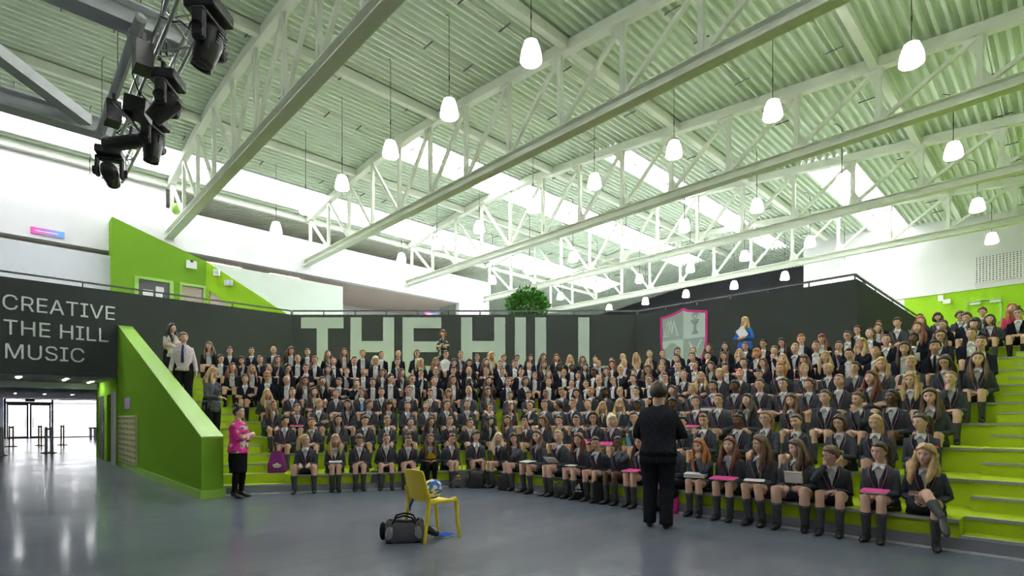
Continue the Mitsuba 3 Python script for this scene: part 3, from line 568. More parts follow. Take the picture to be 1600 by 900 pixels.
    def shell(off, groove=None, zr=None, top=None):
        q = b0 + off; return torso(zb, q[:, 0], q[:, 1], path, lod, groove)
    def V_(w0, zlow, wlow=0.):                     # opening: w0 at the neck, closing at zlow
        return lambda z: w0 if z > .54 else (wlow + (w0 - wlow) * np.clip((z - zlow) / (.54 - zlow), 0, 1))
    wr = lambda m: lump_cloth(m, lod, g['seed'])
    white = np.array([.74, .75, .78]) if 'shirt' not in g else np.array(g['shirt'])
    def collar():
        c, w = [], .066
        for s in (-1, 1):
            p0, p1, p2, p3 = path(.552) + (-.025, s * .058, .0), path(.545) + (.045, s * .056, .0), path(.475) + (.116, s * .050, .0), path(.525) + (.080, s * .006, .0)
            q = np.array([p0, p1, p2, p3]); n = np.array([.012, s * .008, .006]); v = np.vstack([q, q + n]); f = np.array([[0, 1, 2], [0, 2, 3], [4, 6, 5], [4, 7, 6], [0, 5, 1], [0, 4, 5], [1, 6, 2], [1, 5, 6], [2, 7, 3], [2, 6, 7], [3, 4, 0], [3, 7, 4]])
            c.append((v, f if s > 0 else f[:, ::-1]))
        c.append(tube([path(.52), path(.54), path(.558)], [[.066, .068], [.060, .062], [.056, .058]], 12)); return c
    if O in ('blazer', 'open', 'jumper', 'shirt', 'suit'):
        sh = [shell(-.028)] + collar() + ([(m[0], m[1]) for m in sl] if O == 'shirt' else [])
        if O == 'shirt': sh[0] = wr(shell(.004))
        sm = cat(sh); t.part('shirt', out(sm), 'cloth', True, vc(sm, white, .06), label=None)
    gcol = g.get('cloth', (.070, .078, .090))
    if O in ('blazer',) and g.get('vest', True):
        m = shell(-.012, V_(.074, .36)); t.part('jumper', out(m), 'cloth', True, vc(m, np.array(gcol) * .85))
    if O in ('blazer', 'open', 'suit'):
        gr = (V_(.092, .17, .012) if g.get('vest', True) or O == 'suit' else V_(.088, .14, .02)) if O != 'open' else V_(.088, .0, .075)
        m = cat([wr(shell(.008, gr))] + [wr(s_) for s_ in sl] + blazer_tail(path, sit, lod)); t.part('blazer' if O != 'suit' else 'suit_jacket', out(m), 'cloth', True, vc(m, gcol, .3))
        if O != 'open' and lod < 2:                # lapels
            lp = []
            for s in (-1, 1):
                a, b, c_, d_ = path(.53) + (.075, s * .078, 0), path(.43) + (.128, s * .085, 0), path(.21) + (.142, s * .012, 0), path(.40) + (.136, s * .040, 0)
                q = np.array([a, b, c_, d_]); n = np.array([.007, s * .004, 0.]); v = np.vstack([q - n * .6, q + n]); f = np.array([[0, 1, 2], [0, 2, 3], [4, 6, 5], [4, 7, 6], [0, 5, 1], [0, 4, 5], [1, 6, 2], [1, 5, 6], [2, 7, 3], [2, 6, 7], [3, 4, 0], [3, 7, 4]])
                lp.append((v, f if s < 0 else f[:, ::-1]))
            m = cat(lp); t.part('lapels', out(m), 'cloth', False, vc(m, np.array(gcol) * 1.06, .1))
        if g.get('piping'):
            pp = []
            for s in (-1, 1):
                pp.append(tube([path(.545) + (.070, s * .082, .006), path(.47) + (.122, s * .092, .004), path(.43) + (.137, s * .088, .0), path(.32) + (.146, s * .05, 0), path(.21) + (.148, s * .014, 0)], .0038 if lod < 2 else .004, 4, cap=0))
            m = cat(pp); t.part('piping', out(m), 'cloth', False, vc(m, g['piping'], .05), label='pink piping along the lapels')
    if O == 'jumper':
        m = cat([wr(shell(.004, V_(.085, .35)))] + [wr(s_) for s_ in sl] + ([] if not sit else blazer_tail(path, sit, lod)[:0])); t.part('jumper', out(m), 'cloth', True, vc(m, gcol, .3))
    if O == 'top':
        gr = V_(.05, .45); m = cat([wr(shell(.006, gr))] + [wr(s_) for s_ in sl])
        if 'pattern' in g: q = trimesh.Trimesh(*m, process=False).subdivide().subdivide(); m = (np.array(q.vertices), np.array(q.faces))
        c = g['pattern'](m[0], g['seed']) if 'pattern' in g else vc(m, gcol, .2); t.part('top', out(m), 'vpaint' if 'pattern' in g else 'cloth', True, c)
    if O == 'cardigan':
        m = shell(-.01, V_(.06, .42)); t.part('top', out(m), 'cloth', True, vc(m, g.get('under', (.35, .36, .36)), .2))
        m = cat([wr(shell(.008, V_(.072, -.2, .05)))] + [wr(s_) for s_ in sl] + blazer_tail(path, sit, lod)); t.part('cardigan', out(m), 'cloth', True, vc(m, gcol, .25))
    if g.get('tie') is not None:
        q = [path(.545) + (.058, 0, .006), path(.52) + (.088, 0, 0), path(.42) + (.122, 0, 0), path(.30) + (.128, 0, 0), path(.16) + (.132 if O == 'shirt' else .118, 0, 0)]; q = [p + ((.024, 0, 0) if not fem and i > 1 else (.008, 0, 0)) for i, p in enumerate(q)]
        m = tube(q, [[.016, .006], [.017, .007], [.020, .006], [.025, .006], [.028, .005]], 8); t.part('tie', out(m), 'cloth', True, vc(m, g['tie'], .1))
    low = g.get('lower', 'skirt'); lc = g.get('lower_cloth', np.array(gcol) * .62)
    if sit and low == 'skirt':
        m = wr(tube([(-.16, 0, .045), (-.10, 0, .075), (0, 0, .095), (.10, 0, .11), (.20, 0, .125), (.265, 0, .14)], [[.14, .03], [.178, .085], [.186, .098], [.182, .092], [.178, .086], [.174, .080]], {0: 20, 1: 14, 2: 10}[lod], cap=.05)); t.part('skirt', out(m), 'cloth', True, vc(m, lc, .3))
    elif not sit and low == 'skirt':
        zl = g.get('skirt_z', .50); m = wr(tube([(0, 0, zl), (0, 0, zl + .02), (0, 0, .66), (0, 0, .80), (0, 0, .90), (0, 0, 1.0)], np.array([[.165, .12], [.168, .122], [.178, .13], [.182, .135], [.165, .12], [.14, .10]]), 22, cap=.02))
        if 'skirt_pattern' in g: q = trimesh.Trimesh(*m, process=False).subdivide().subdivide(); m = (np.array(q.vertices), np.array(q.faces))
        t.part('skirt', out(m), *(('cloth', True, vc(m, lc, .2)) if 'skirt_pattern' not in g else ('vpaint', True, g['skirt_pattern'](m[0], g['seed'] + 3))))
    elif low == 'trousers':
        ms = []
        for (h, K, Ak), s in zip(legs, (-1, 1)):
            u1, u2 = K - h, Ak - K
            ms.append(wr(tube([h + (0, 0, .04 if not sit else 0), h + u1 * .4, h + u1 * .8, K, K + u2 * .3, K + u2 * .7, Ak + (0, 0, -.01), Ak + (0, 0, -.035)], np.array([.112, .105, .090, .082, .078, .073, .072, .072]), {0: 16, 1: 10, 2: 8}[lod], cap=.1)))
        ms.append(tube([(0, 0, .78 + 0 * lift), (0, 0, .86), (0, 0, .96), (0, 0, 1.02)] if not sit else [(-.13, 0, .06), (-.05, 0, .08), (.06, 0, .09)], [[.16, .12], [.19, .135], [.175, .125], [.155, .11]] if not sit else [[.15, .06], [.19, .1], [.18, .095]], 16))
        m = cat(ms); t.part('trousers', out(m), 'cloth', True, vc(m, lc, .25))
    for (h, K, Ak), s in zip(legs, (-1, 1)):
        u2 = Ak - K
        if low == 'skirt' and g.get('tights') is None and g.get('sock', True):
            sr = np.array([.058, .0555, .046, .040, .041]) * (1 + (fat - 1) * .7); a0 = g.get('sockh', .38)
            m = tube([K + u2 * a0, K + u2 * (a0 + .08), K + u2 * .75, Ak + (0, 0, .01), Ak + (0, 0, -.045)], sr, {0: 14, 1: 9, 2: 7}[lod], cap=.1); t.part('sock', out(m), 'cloth', True, vc(m, g.get('sockc', (.060, .063, .070)), .2))
        toe = unit(np.array([1., u2[1] * .8 + .12 * s, 0])); Z = Ak[2] - .085
        if g['crossleg'] and s == -1: toe = unit(np.array([.75, .25, -.55]))
        sp = g.get('shoe_len', 1.); P = [Ak + (0, 0, -.045) - toe * .052, Ak + (0, 0, -.035) - toe * .02, Ak + (0, 0, -.038) + toe * .03, Ak + (0, 0, -.05) + toe * .075 * sp, Ak + (0, 0, -.058) + toe * .125 * sp, Ak + (0, 0, -.064) + toe * .165 * sp]
        m = tube(P, [[.028, .042], [.036, .050], [.040, .048], [.044, .036], [.040, .028], [.022, .018]], {0: 14, 1: 10, 2: 8}[lod]); v = m[0].copy()
        if not (g['crossleg'] and s == -1): v[:, 2] = np.maximum(v[:, 2], Z + .002)
        if g.get('heels'): v = heel_shift(v, Ak, toe, Z)
        sk = t.part('shoe', out((v, m[1])), 'shoe_leather', True)
        if g.get('heels'):
            m = tube([Ak + np.array([0, 0, -.03]) - toe * .045, Ak + np.array([0, 0, -.08]) - toe * .045], [.016, .008], 8); t.sub(sk, 'heel', out(m), 'shoe_leather', True)
    if g['glasses'] and lod < 2:
        ms = []
        for s in (-1, 1):
            a = np.linspace(0, 2 * np.pi, 13); ms.append(tube(np.stack([.098 - .012 * np.abs(np.cos(a) * .5 + s * .5 * np.cos(a)), s * .032 + .023 * np.cos(a), .010 + .016 * np.sin(a)], 1), .0028, 4, ref=(1, 0, 0)))
            ms.append(tube([(.090, s * .055, .014), (.04, s * .078, .012), (-.01, s * .08, .010)], .0028, 4))
        ms.append(tube([(.100, -.010, .014), (.104, 0, .016), (.100, .010, .014)], .0028, 4)); m = cat(ms); m = (hd(m[0] * hs), m[1]); t.part('glasses', out(m), 'black_plastic')
    if g['bow'] is not None:
        b = g.get('bow_at', (-.045, .055 * g['side'], .095)); b = np.array(b)
        m = cat([lump(*ell(b + np.array([0, s * .026, .006]), (.018, .026, .020), 8, 5), .006, 40, 1) for s in (-1, 1)] + [ell(b, (.012, .010, .012), 6, 4)]); m = (hd(m[0] * hs), m[1]); t.part('hair_bow', out(m), 'cloth', True, vc(m, g['bow'], .2), label=g.get('bow_label', 'hair bow'))
    g['Hc'], g['t'], g['out'] = Hc, t, out
    return t, g
def heel_shift(v, Ak, toe, Z):
    a = (v - Ak) @ toe; v[:, 2] += np.clip((.06 - a) / .09, 0, 1) * .045; return v
def lump_cloth(m, lod, seed):
    if lod > 1: return m
    v, f = m; n = meshkit.fbm(v * np.array([16, 16, 11]) + seed * 1.7, 2) - .5; c = v.mean(0)
    mesh = trimesh.Trimesh(v, f, process=False); return v + np.array(mesh.vertex_normals) * (n * (.022 if lod == 0 else .014))[:, None], f
def blazer_tail(path, sit, lod):
    """The hem that spreads round the hips."""
    if sit: return [tube([path(.10), path(.05) + (-.01, 0, 0), np.array([-.035, 0, .035]), np.array([-.05, 0, .006])], [[.170, .135], [.182, .143], [.188, .148], [.192, .150]], {0: 18, 1: 12, 2: 10}[lod], cap=.02)]
    return [tube([path(.14), path(.06), path(-.02), path(-.10)], [[.178, .13], [.192, .14], [.198, .146], [.2, .15]], 18, cap=.02)]
# ---------------------------------------------------------------- pendant lamps
mat('lamp_cap', (.25, .25, .26), .4, .6)
LX, LY = [1.80, 6.85, 11.83, 16.80, 21.66, 26.05], [1.97, 4.36, 6.66, 9.07, 11.42, 13.97, 16.42, 18.88]
shade = _lathe([(.168, -.178), (.175, -.175), (.198, -.15), (.194, -.09), (.175, .02), (.15, .11), (.128, .155), (.124, .185), (.10, .205), (.004, .21)], 20)
bowl = _lathe([(.004, -.20), (.10, -.195), (.168, -.178)], 20)
for i, x in enumerate(LX):
    row, out = 0, 0
    for y in ([-2.8, -.4] + LY if i < 4 else LY):  # the nearest lamps are out of view and light the front floor
        z = 7.9; zt = float(rz(y)) + DK; dz = x * FWD[0] + y * FWD[1]; px, py = 800 + FOC * (x * RGT[0] + y * RGT[1]) / dz, HOR - FOC * (z - EYE) / dz
        if i in (4, 5) and abs(y - 4.36) < .1: continue
        seen = dz > 0 and 0 < px < 1600 and py > -15; row += seen; out += not seen
        t = Thing('pendant_lamp', f'glowing white dome pendant lamp, {ORD[row - 1]} lamp from the near end, {ORD[i]} row from the left' if seen else f'white dome pendant lamp outside the picture, {ORD[out - 1]} along the {ORD[i]} row', 'lamp', 'dome pendant lamps')
        k = t.part('shade', (shade[0] + (x, y, z), shade[1]), 'lamp_glass', True); scene[k]['emitter'] = {'type': 'area', 'radiance': rgb(LAMP, LAMP, LAMP * .98), 'sampling_weight': .15}
        k = t.part('diffuser', (bowl[0] + (x, y, z), bowl[1]), 'lamp_glass', True); scene[k]['emitter'] = {'type': 'area', 'radiance': rgb(LAMP * 7, LAMP * 7, LAMP * 6.9), 'sampling_weight': .3}
        t.part('cap', (lathe([(.06, .19), (.05, .23), (.02, .25)], 12)[0] + (x, y, z), lathe([(.06, .19), (.05, .23), (.02, .25)], 12)[1]), 'lamp_cap')
        t.part('cable', tube([(x, y, z + .24), (x, y, z + .9), (x, y, zt - .25), (x + .05, y + .10, zt - .08), (x + .07, y + .22, zt - .01)], .007 if i < 3 else .009, 5), 'black_plastic')
        t.part('grip', tube([(x, y, z + .60), (x, y, z + .66), (x, y, z + .72)], [.01, .017, .01], 6), 'black_plastic')
single('emergency_light', cat([lump(*ell((TX[0] - .02, 21.2, 8.55), (.14, .14, .2), 12, 8), .0, 1, 0), tube([(TX[0] - .02 + .17 * math.cos(a), 21.2, 8.72 + .12 * math.sin(a)) for a in np.linspace(0, math.pi, 8)], .012, 5)]), 'green_trim', 'small green wire guarded fitting in the first bay of the near truss', 'fitting', smooth=True)
# ---------------------------------------------------------------- stage lighting rig at the upper left
RZ0 = 6.5
for nm, y, x1 in (('nearer, at the top edge of the picture', 8.32, 1.93), ('farther, above the lowest moving head', 11.85, 1.86)):
    t = Thing('rig_beam', f'grey painted steel cross beam of the lighting rig, {nm}', 'beam', 'rig cross beams')
    v, f = isec(9, .30, .30, .03, .02); m = place((v, f), (x1 - 9, y, RZ0 - .15), (0, -1, 0), (1, 0, 0), (0, 0, 1)); t.part('beam', m, 'steel_grey')
    t.part('end_plate', box(x1 - .012, x1, y - .15, y + .15, RZ0 - .15, RZ0 + .15), 'steel_grey')
single('rig_brace', beam((1.06, 11.7, RZ0), (-1.7, 8.45, RZ0), .20, .18), 'steel_grey', 'grey diagonal brace between the two rig cross beams', 'brace')
t = Thing('rig_tube', 'grey round tube joining the two rig cross beams', 'tube'); t.part('tube', tube([(1.25, 7.9, RZ0 - .2), (1.25, 10, RZ0 - .2), (1.25, 11.75, RZ0 - .2)], .062, 12), 'steel_grey')
for y in (8.32, 11.62): t.part('clamp', tube([(1.25, y - .07, RZ0 - .2), (1.25, y + .07, RZ0 - .2)], .08, 12), 'steel_grey')
ts = Thing('lighting_truss', 'aluminium lattice truss carrying the black stage lights', 'lighting truss')
mat('aluminium', (.55, .56, .58), .3, .8)
c0 = np.array([1.58, RZ0 - .335]); hw = .15
for dx in (-hw, hw):
    for dz in (-hw, hw): ts.part('chord', tube([(c0[0] + dx, 5.2, c0[1] + dz), (c0[0] + dx, 9, c0[1] + dz), (c0[0] + dx, 12.9, c0[1] + dz)], .025, 10), 'aluminium')
for i in range(19):
    y0, y1 = 5.2 + .4 * i, 5.6 + .4 * i
    for s in (-1, 1):
        a, b = (y0, y1) if i % 2 else (y1, y0)
        ts.part('lacing', cat([beam((c0[0] + s * hw, a, c0[1] - hw), (c0[0] + s * hw, b, c0[1] + hw), .016, .016), beam((c0[0] - hw, a, c0[1] + s * hw), (c0[0] + hw, b, c0[1] + s * hw), .016, .016)]), 'aluminium')
r2 = np.random.default_rng(3)
for i in range(7):
    y = 7.0 + i * .85; p = [(c0[0] - .1 + r2.normal(0, .06), y + .12 * q, c0[1] - .05 + r2.normal(0, .11) - .1 * math.sin(q)) for q in range(8)]
    ts.part('cable', tube(p, .011, 5), 'black_plastic')
def moving_head(pos, tilt, pan, label, s=1.):
    """A moving-head light hung upside down: base box on top, yoke with two arms, head with lens."""
    t = Thing('moving_head_light', label, 'stage light', 'black moving head lights'); Rp = rot('z', pan); o = np.asarray(pos, float)
    def w(m): return m[0] * s @ Rp.T + o, m[1]
    rb = lambda x, y, z, a, b, c, r=.02: (lambda M: (M[0] + np.array([x, y, z]), M[1]))((lambda mm: (np.array(mm.vert_properties[:, :3], float), np.array(mm.tri_verts)))(m3.Manifold.batch_hull([m3.Manifold.sphere(r, 12).translate([sx * (a / 2 - r), sy * (b / 2 - r), sz * (c / 2 - r)]) for sx in (-1, 1) for sy in (-1, 1) for sz in (-1, 1)]).to_mesh()))
    t.part('base', w(rb(0, 0, .0, .36, .40, .15, .03)), 'black_plastic', 30)
    t.part('clamp', w(cat([rb(0, y, .12, .05, .06, .14, .01) for y in (-.1, .1)])), 'black_plastic', 30)
    yk = t.part('yoke', w(cat([rb(0, 0, -.11, .17, .44, .07, .03)] + [rb(0, y, -.27, .15, .075, .34, .035) for y in (-.185, .185)])), 'black_plastic', 30)
    for y in (-.228, .228): t.sub(yk, 'tilt_cover', w((lambda m: place(m, (0, y, -.34), (1, 0, 0), (0, 0, 1), (0, -1 if y > 0 else 1, 0)))(_lathe([(.002, .018), (.06, .016), (.075, .0), (.075, -.02)], 18))), 'black_plastic', 40)
    Rt = rot('y', tilt)
    hd = tube([(0, 0, .19), (0, 0, .14), (0, 0, .02), (0, 0, -.10), (0, 0, -.20), (0, 0, -.27)], [[.09, .09], [.125, .125], [.135, .140], [.130, .130], [.115, .115], [.108, .108]], 20, cap=.1)
    lens = _lathe([(.002, -.262), (.055, -.272), (.085, -.266)], 20); ring = _lathe([(.085, -.262), (.092, -.285), (.108, -.285), (.110, -.25)], 20)
    fins = cat([obox((.10, 0, .02 + .03 * q), (1, 0, 0), (0, 1, 0), (0, 0, 1), .07, .16, .010) for q in range(5)])
    at = lambda m: w((m[0] @ Rt.T + np.array([0, 0, -.36]), m[1]))
    hk = t.part('head', at(hd), 'black_plastic', True); t.sub(hk, 'lens', at(lens), 'lens_glass', True); t.sub(hk, 'lens_ring', at(ring), 'black_plastic', True); t.sub(hk, 'fins', at(fins), 'black_plastic')
mat('lens_glass', (.03, .035, .045), .2)
moving_head((1.643, 6.482, 5.799), .35, -.8, 'largest black moving head light, at the top edge of the picture', .97)
moving_head((1.570, 8.144, 5.781), .75, -.6, 'black moving head light tilted to the right, second along the truss', .92)
moving_head((1.643, 9.450, 5.781), .12, -.7, 'black moving head light pointing straight down, third along the truss', .92)
moving_head((1.324, 11.093, 5.799), 1.25, -1.9, 'black moving head light turned sideways, lowest at the far end of the truss', .92)
t = Thing('spotlight', 'black cylindrical spotlight lying across the far end of the truss', 'stage light')
t.part('barrel', tube([(1.187, 10.363, 5.616), (1.324, 10.226, 5.644), (1.598, 9.997, 5.708), (1.826, 9.815, 5.744)], [.10, .105, .10, .09], 16, cap=.1), 'black_plastic', True); t.part('bracket', tube([(1.461, 10.134, 5.689), (1.479, 10.134, 5.918)], .025, 8), 'black_plastic')
t = Thing('flood_light', 'black box flood light with barn doors under the middle of the truss', 'stage light')
t.part('housing', obox((1.369, 8.856, 5.616), unit((1, -.5, -.2)), unit((.5, 1, 0)), unit((.1, -.05, 1)), .26, .30, .22), 'black_plastic'); t.part('barn_door', obox((1.260, 8.993, 5.534), unit((1, -.5, -1.1)), unit((.5, 1, 0)), unit((1, -.5, .9)), .30, .36, .02), 'black_plastic')
for i, (p, l) in enumerate((((1.260, 7.852, 5.781), 'small black dimmer box behind the near cross beam'), ((1.187, 9.678, 5.826), 'small black dimmer box beside the round rig tube'))):
    t = Thing('dimmer_box', l, 'box'); t.part('case', obox(p, (1, 0, 0), (0, 1, 0), (0, 0, 1), .18, .28, .30), 'black_plastic'); t.part('bracket', obox(np.array(p) + (0, 0, .2), (1, 0, 0), (0, 1, 0), (0, 0, 1), .04, .2, .12), 'black_plastic')

# ---------------------------------------------------------------- upper level at the left: green stair enclosure, grey screens
YG = 21.6
gx = Thing('stair_enclosure', 'tall green stair enclosure with a sloping top above the charcoal fascia', 'enclosure')
gx.part('front_wall', place(extr(sg.Polygon([(2.63, UP), (5.37, UP), (5.37, 7.04), (2.63, 7.94)]).difference(sg.box(3.35, UP, 4.24, 6.05)).difference(sg.box(4.62, UP, 5.28, 6.05)), 0, .15), (0, YG + .15, 0), (1, 0, 0), (0, 0, 1), (0, -1, 0)), 'green_paint')
gx.part('side_wall', box(2.63, 2.78, YG + .15, 25.6, UP, 7.94), 'green_paint')
cA = np.array([5.37, YG]); uA = RGT; wl = 2.9
tri = sg.Polygon([(0, UP), (wl, UP), (wl, 5.15), (0, 7.04)]).difference(sg.Polygon([(.1, UP), (1.35, UP), (1.35, 5.05), (.1, 6.0)]))
gx.part('wing_wall', place(extr(tri, 0, .12), (*(cA + FWD * .12), 0), (*uA, 0), (0, 0, 1), (*-FWD, 0)), 'green_bright')  # brighter green puts the light on this turned face into the colour
gx.part('wing_pane', place(extr(sg.Polygon([(.1, UP), (1.35, UP), (1.35, 5.05), (.1, 6.0)]), 0, .02), (*(cA + FWD * .08), 0), (*uA, 0), (0, 0, 1), (*-FWD, 0)), 'soffit_tile')
fr = gx.part('door_frame', place(extr(sg.box(3.23, UP, 4.36, 6.14).difference(sg.box(3.35, UP, 4.24, 6.05)), 0, .03), (0, YG - .0, 0), (1, 0, 0), (0, 0, 1), (0, -1, 0)), 'green_trim')
mat('door_charcoal', (.045, .05, .06), .45); mat('paper_white', (.75, .76, .76), .7); mat('green_light', (.1, .6, .2), .5); 
dk = gx.part('door', box(3.35, 4.24, YG + .04, YG + .09, UP, 6.05), 'door_charcoal'); gx.sub(dk, 'notice', box(3.47, 3.77, YG + .03, YG + .04, 5.52, 5.73), 'paper_white'); gx.sub(dk, 'notice_band', box(3.47, 3.77, YG + .029, YG + .041, 5.46, 5.52), 'green_light'); gx.sub(dk, 'vision_pane', box(3.84, 4.08, YG + .03, YG + .04, 5.0, 5.88), 'paper_white')
gx.part('window_frame', place(extr(sg.box(4.54, UP, 5.36, 6.14).difference(sg.box(4.62, UP, 5.28, 6.05)), 0, .03), (0, YG, 0), (1, 0, 0), (0, 0, 1), (0, -1, 0)), 'green_trim'); gx.part('window_pane', box(4.62, 5.28, YG + .06, YG + .07, UP, 6.05), 'soffit_tile')
t = Thing('exit_sign', 'pale emergency exit light box with a green lamp on the green enclosure', 'sign'); t.part('case', box(4.74, 5.06, YG - .083, YG - .003, 6.68, 6.95), 'paper_white'); t.part('indicator', box(4.72, 4.745, YG - .07, YG - .03, 6.80, 6.84), 'green_light'); t.part('spot', ell((4.9, YG - .09, 6.93), (.05, .04, .04)), 'black_plastic', True)
for nm, a, z, lab in (('alarm_sounder', .42, 6.62, 'white alarm sounder on the slanting green wing wall'), ('junction_box', .85, 6.25, 'grey junction box below the alarm sounder on the green wing')):
    p = cA + uA * a - FWD * .054; t = Thing(nm, lab, 'fitting'); t.part('case', obox((*p, z), (*uA, 0), (*FWD, 0), (0, 0, 1), .20 if nm[0] == 'a' else .28, .10, .22 if nm[0] == 'a' else .2), 'paper_white' if nm[0] == 'a' else 'steel_grey'); t.part('face', obox((*(p - FWD * .055), z), (*uA, 0), (*FWD, 0), (0, 0, 1), .10, .012, .10), 'steel_grey' if nm[0] == 'a' else 'paper_white')
struct('wall_screen_left', box(-14, 2.63, 22.0, 22.15, UP, 6.75), 'screen_grey' if mat('screen_grey', (.60, .62, .68), .6) else '', label='pale grey screen wall left of the green enclosure')
struct('wall_screen_middle', box(4.4, 10.8, 21.95, 22.1, UP, 7.1), 'screen_green' if mat('screen_green', (.52, .58, .53), .6) else '', label='grey-green screen wall right of the green enclosure')
def banner(x, z, w, h, lab):
    t = Thing('banner_sign', lab, 'sign', 'pink and blue room signs'); bm = box(x, x + w, YE - .03, YE - .004, z, z + h); t.part('panel', bm, 'vpaint', False, np.where(bm[0][:, :1] < x + .5 * w, [[.75, .08, .42]], [[.12, .38, .78]])); t.part('line', box(x + .12 * w, x + .8 * w, YE - .034, YE - .03, z + h * .42, z + h * .58), 'paper_white')
banner(.68, 7.12, .80, .20, 'pink to blue strip sign on the white wall left of the green enclosure'); banner(15.3, 6.48, .78, .2, 'pink to blue strip sign on the white pier, the higher one'); banner(17.6, 6.25, .75, .2, 'pink to blue strip sign on the white pier, the lower one')
# upper corridor strip lights
for i, (x, y, z) in enumerate([(-.6, 24.5, 6.97), (1.4, 24.5, 6.97), (5.8, 23.2, 7.42), (8.2, 23.2, 7.42)]):
    k = single('strip_light', box(x, x + 1.2, y, y + .12, z - .02, z + .01), 'lamp_glass', f'small recessed strip light in the corridor soffit, {ORD[i]} from the left', 'lamp', 'strip lights in the corridor soffit'); scene[k]['emitter'] = {'type': 'area', 'radiance': rgb(14, 14, 13.5), 'sampling_weight': .3}
# ---------------------------------------------------------------- right side: green door, grille, fittings
t = Thing('green_door', 'green door with metal closers in the bright green wall at the top right', 'door')
t.part('frame', place(extr(sg.box(-2.90, UP, -1.84, 6.08).difference(sg.box(-2.84, UP, -1.90, 6.02)), 0, .05), (XR, 0, 0), (0, -1, 0), (0, 0, 1), (-1, 0, 0)), 'green_trim'); t.part('leaf', box(XR - .02, XR, 1.90, 2.84, UP, 6.02), 'green_bright')
for y in (2.62, 2.02): t.part('closer', box(XR - .10, XR - .02, y - .16, y + .16, 5.90, 5.99), 'steel_grey')
t.part('closer_arm', beam((XR - .1, 2.46, 6.03), (XR - .1, 2.2, 6.0), .02, .02), 'dark_rail')
t = Thing('alarm_sounder', 'white alarm sounder with a strobe on the bright green wall', 'fitting'); t.part('sounder', box(XR - .09, XR, 3.62, 3.80, 6.22, 6.46), 'paper_white'); t.part('strobe', box(XR - .10, XR, 3.38, 3.64, 6.08, 6.26), 'paper_white')
g = Thing('acoustic_grille', 'white wall grille with rows of square black holes at the upper right', 'grille')
g.part('backing', box(XR + .10, XR + .118, -3.4, 2.66, 6.80, 7.80), 'black_fabric')
g.part('lattice', cat([box(XR + .06, XR + .098, y - .028, y + .028, 6.78, 7.82) for y in np.arange(-3.4, 2.70, .099)] + [box(XR + .058, XR + .096, -3.43, 2.69, z - .022, z + .022) for z in np.arange(6.80, 7.83, .0855)]), 'white_wall')
single('display_screen', obox((17.9, 4.45, 5.1), (0, 1, 0), (1, 0, 0), (0, 0, 1), .8, .06, .4), 'door_charcoal', 'small dark screen standing behind the return wall', 'screen')
# ---------------------------------------------------------------- indoor tree on the upper level
r3 = np.random.default_rng(11)
tree = Thing('potted_tree', 'bushy green indoor tree behind the rail over the big letters', 'tree')
tc = cw(.62, 21.0, 5.75)
mat('bark', (.10, .07, .045), .8); mat('blue_pot', (.03, .08, .35), .4)
tree.part('pot', (lathe([(.30, 0), (.34, .2), (.36, .5), (.37, .55)], 20)[0] + (*tc[:2], UP), lathe([(.30, 0), (.34, .2), (.36, .5), (.37, .55)], 20)[1]), 'blue_pot', True)
tree.part('trunk', cat([tube([(*tc[:2], UP + .4), (tc[0] + .03, tc[1], 5.0), (*tc[:2], 5.6)], [.05, .045, .03], 8)] + [tube([(*tc[:2], 4.9), tc + r3.normal(0, .35, 3)], [.025, .01], 5) for _ in range(12)]), 'bark', True)
V, F, C = [], [], []
for i in range(3600):
    d = unit(r3.normal(size=3)); rad = r3.uniform(.25, 1) ** .5; p = tc + d * rad * np.array([.90, .90, .78]) * (.82 + .28 * float(meshkit.noise(d * 2.6 + 5))); d = unit(d + r3.normal(0, .6, 3)); s = unit(np.cross(d, r3.normal(size=3))); l = r3.uniform(.07, .12)
    q = np.array([p - s * l * .28 + d * 0, p + d * l, p + s * l * .28, p - d * l * .6]); V.append(q); F.append(np.array([[0, 1, 2], [0, 2, 3]]) + 4 * i); C.append(np.repeat(np.array([[.035, .11, .018]]) * r3.uniform(.5, 2.0), 4, 0))
key = tree.part('foliage', (np.vstack(V), np.vstack(F)), 'vpaint', False, np.vstack(C)); labels[key] = {'kind': 'stuff', 'label': 'small dark green leaves'}
# ---------------------------------------------------------------- passage under the fascia: green side wall, soffit, glazing, canteen
struct('wall_passage', cat([box(PX0 - .02, PX0 + .2, YW + .2, 20.2, 0, 2.56), box(PX0 - .02, PX0 + .2, 21.1, 23.7, 0, 2.56), box(PX0 - .02, PX0 + .2, 20.2, 21.1, 2.1, 2.56), box(PX0 + .2, 34, 23.5, 23.7, 0, 2.56)]), 'green_paint', label='green side wall of the passage')
struct('ceiling_passage', box(-14, PX0 + .2, YW + .2, 23.4, 2.56, 2.6), 'soffit_grey' if mat('soffit_grey', (.42, .42, .42), .8) else '', label='grey soffit of the passage')
struct('trim_1', box(-14, PX0 + .6, 23.4, 23.9, 2.36, 2.6), 'white_wall', label='white downstand beam across the passage')
struct('ceiling_canteen', box(-14, 12, 23.9, 49.6, 2.72, 2.9), 'soffit_grey', label='tiled canteen ceiling')
struct('wall_canteen', box(-14, .16, 49.3, 49.6, 0, 2.72), 'screen_grey', label='canteen end wall'); struct('wall_canteen_right', box(11.85, 12, 23.7, 49.6, 0, 2.72), 'screen_grey', label='canteen right wall'); struct('wall_canteen_left', box(-.42, -.17, 40, 49.3, 0, 2.72), 'screen_grey', label='canteen left wall')
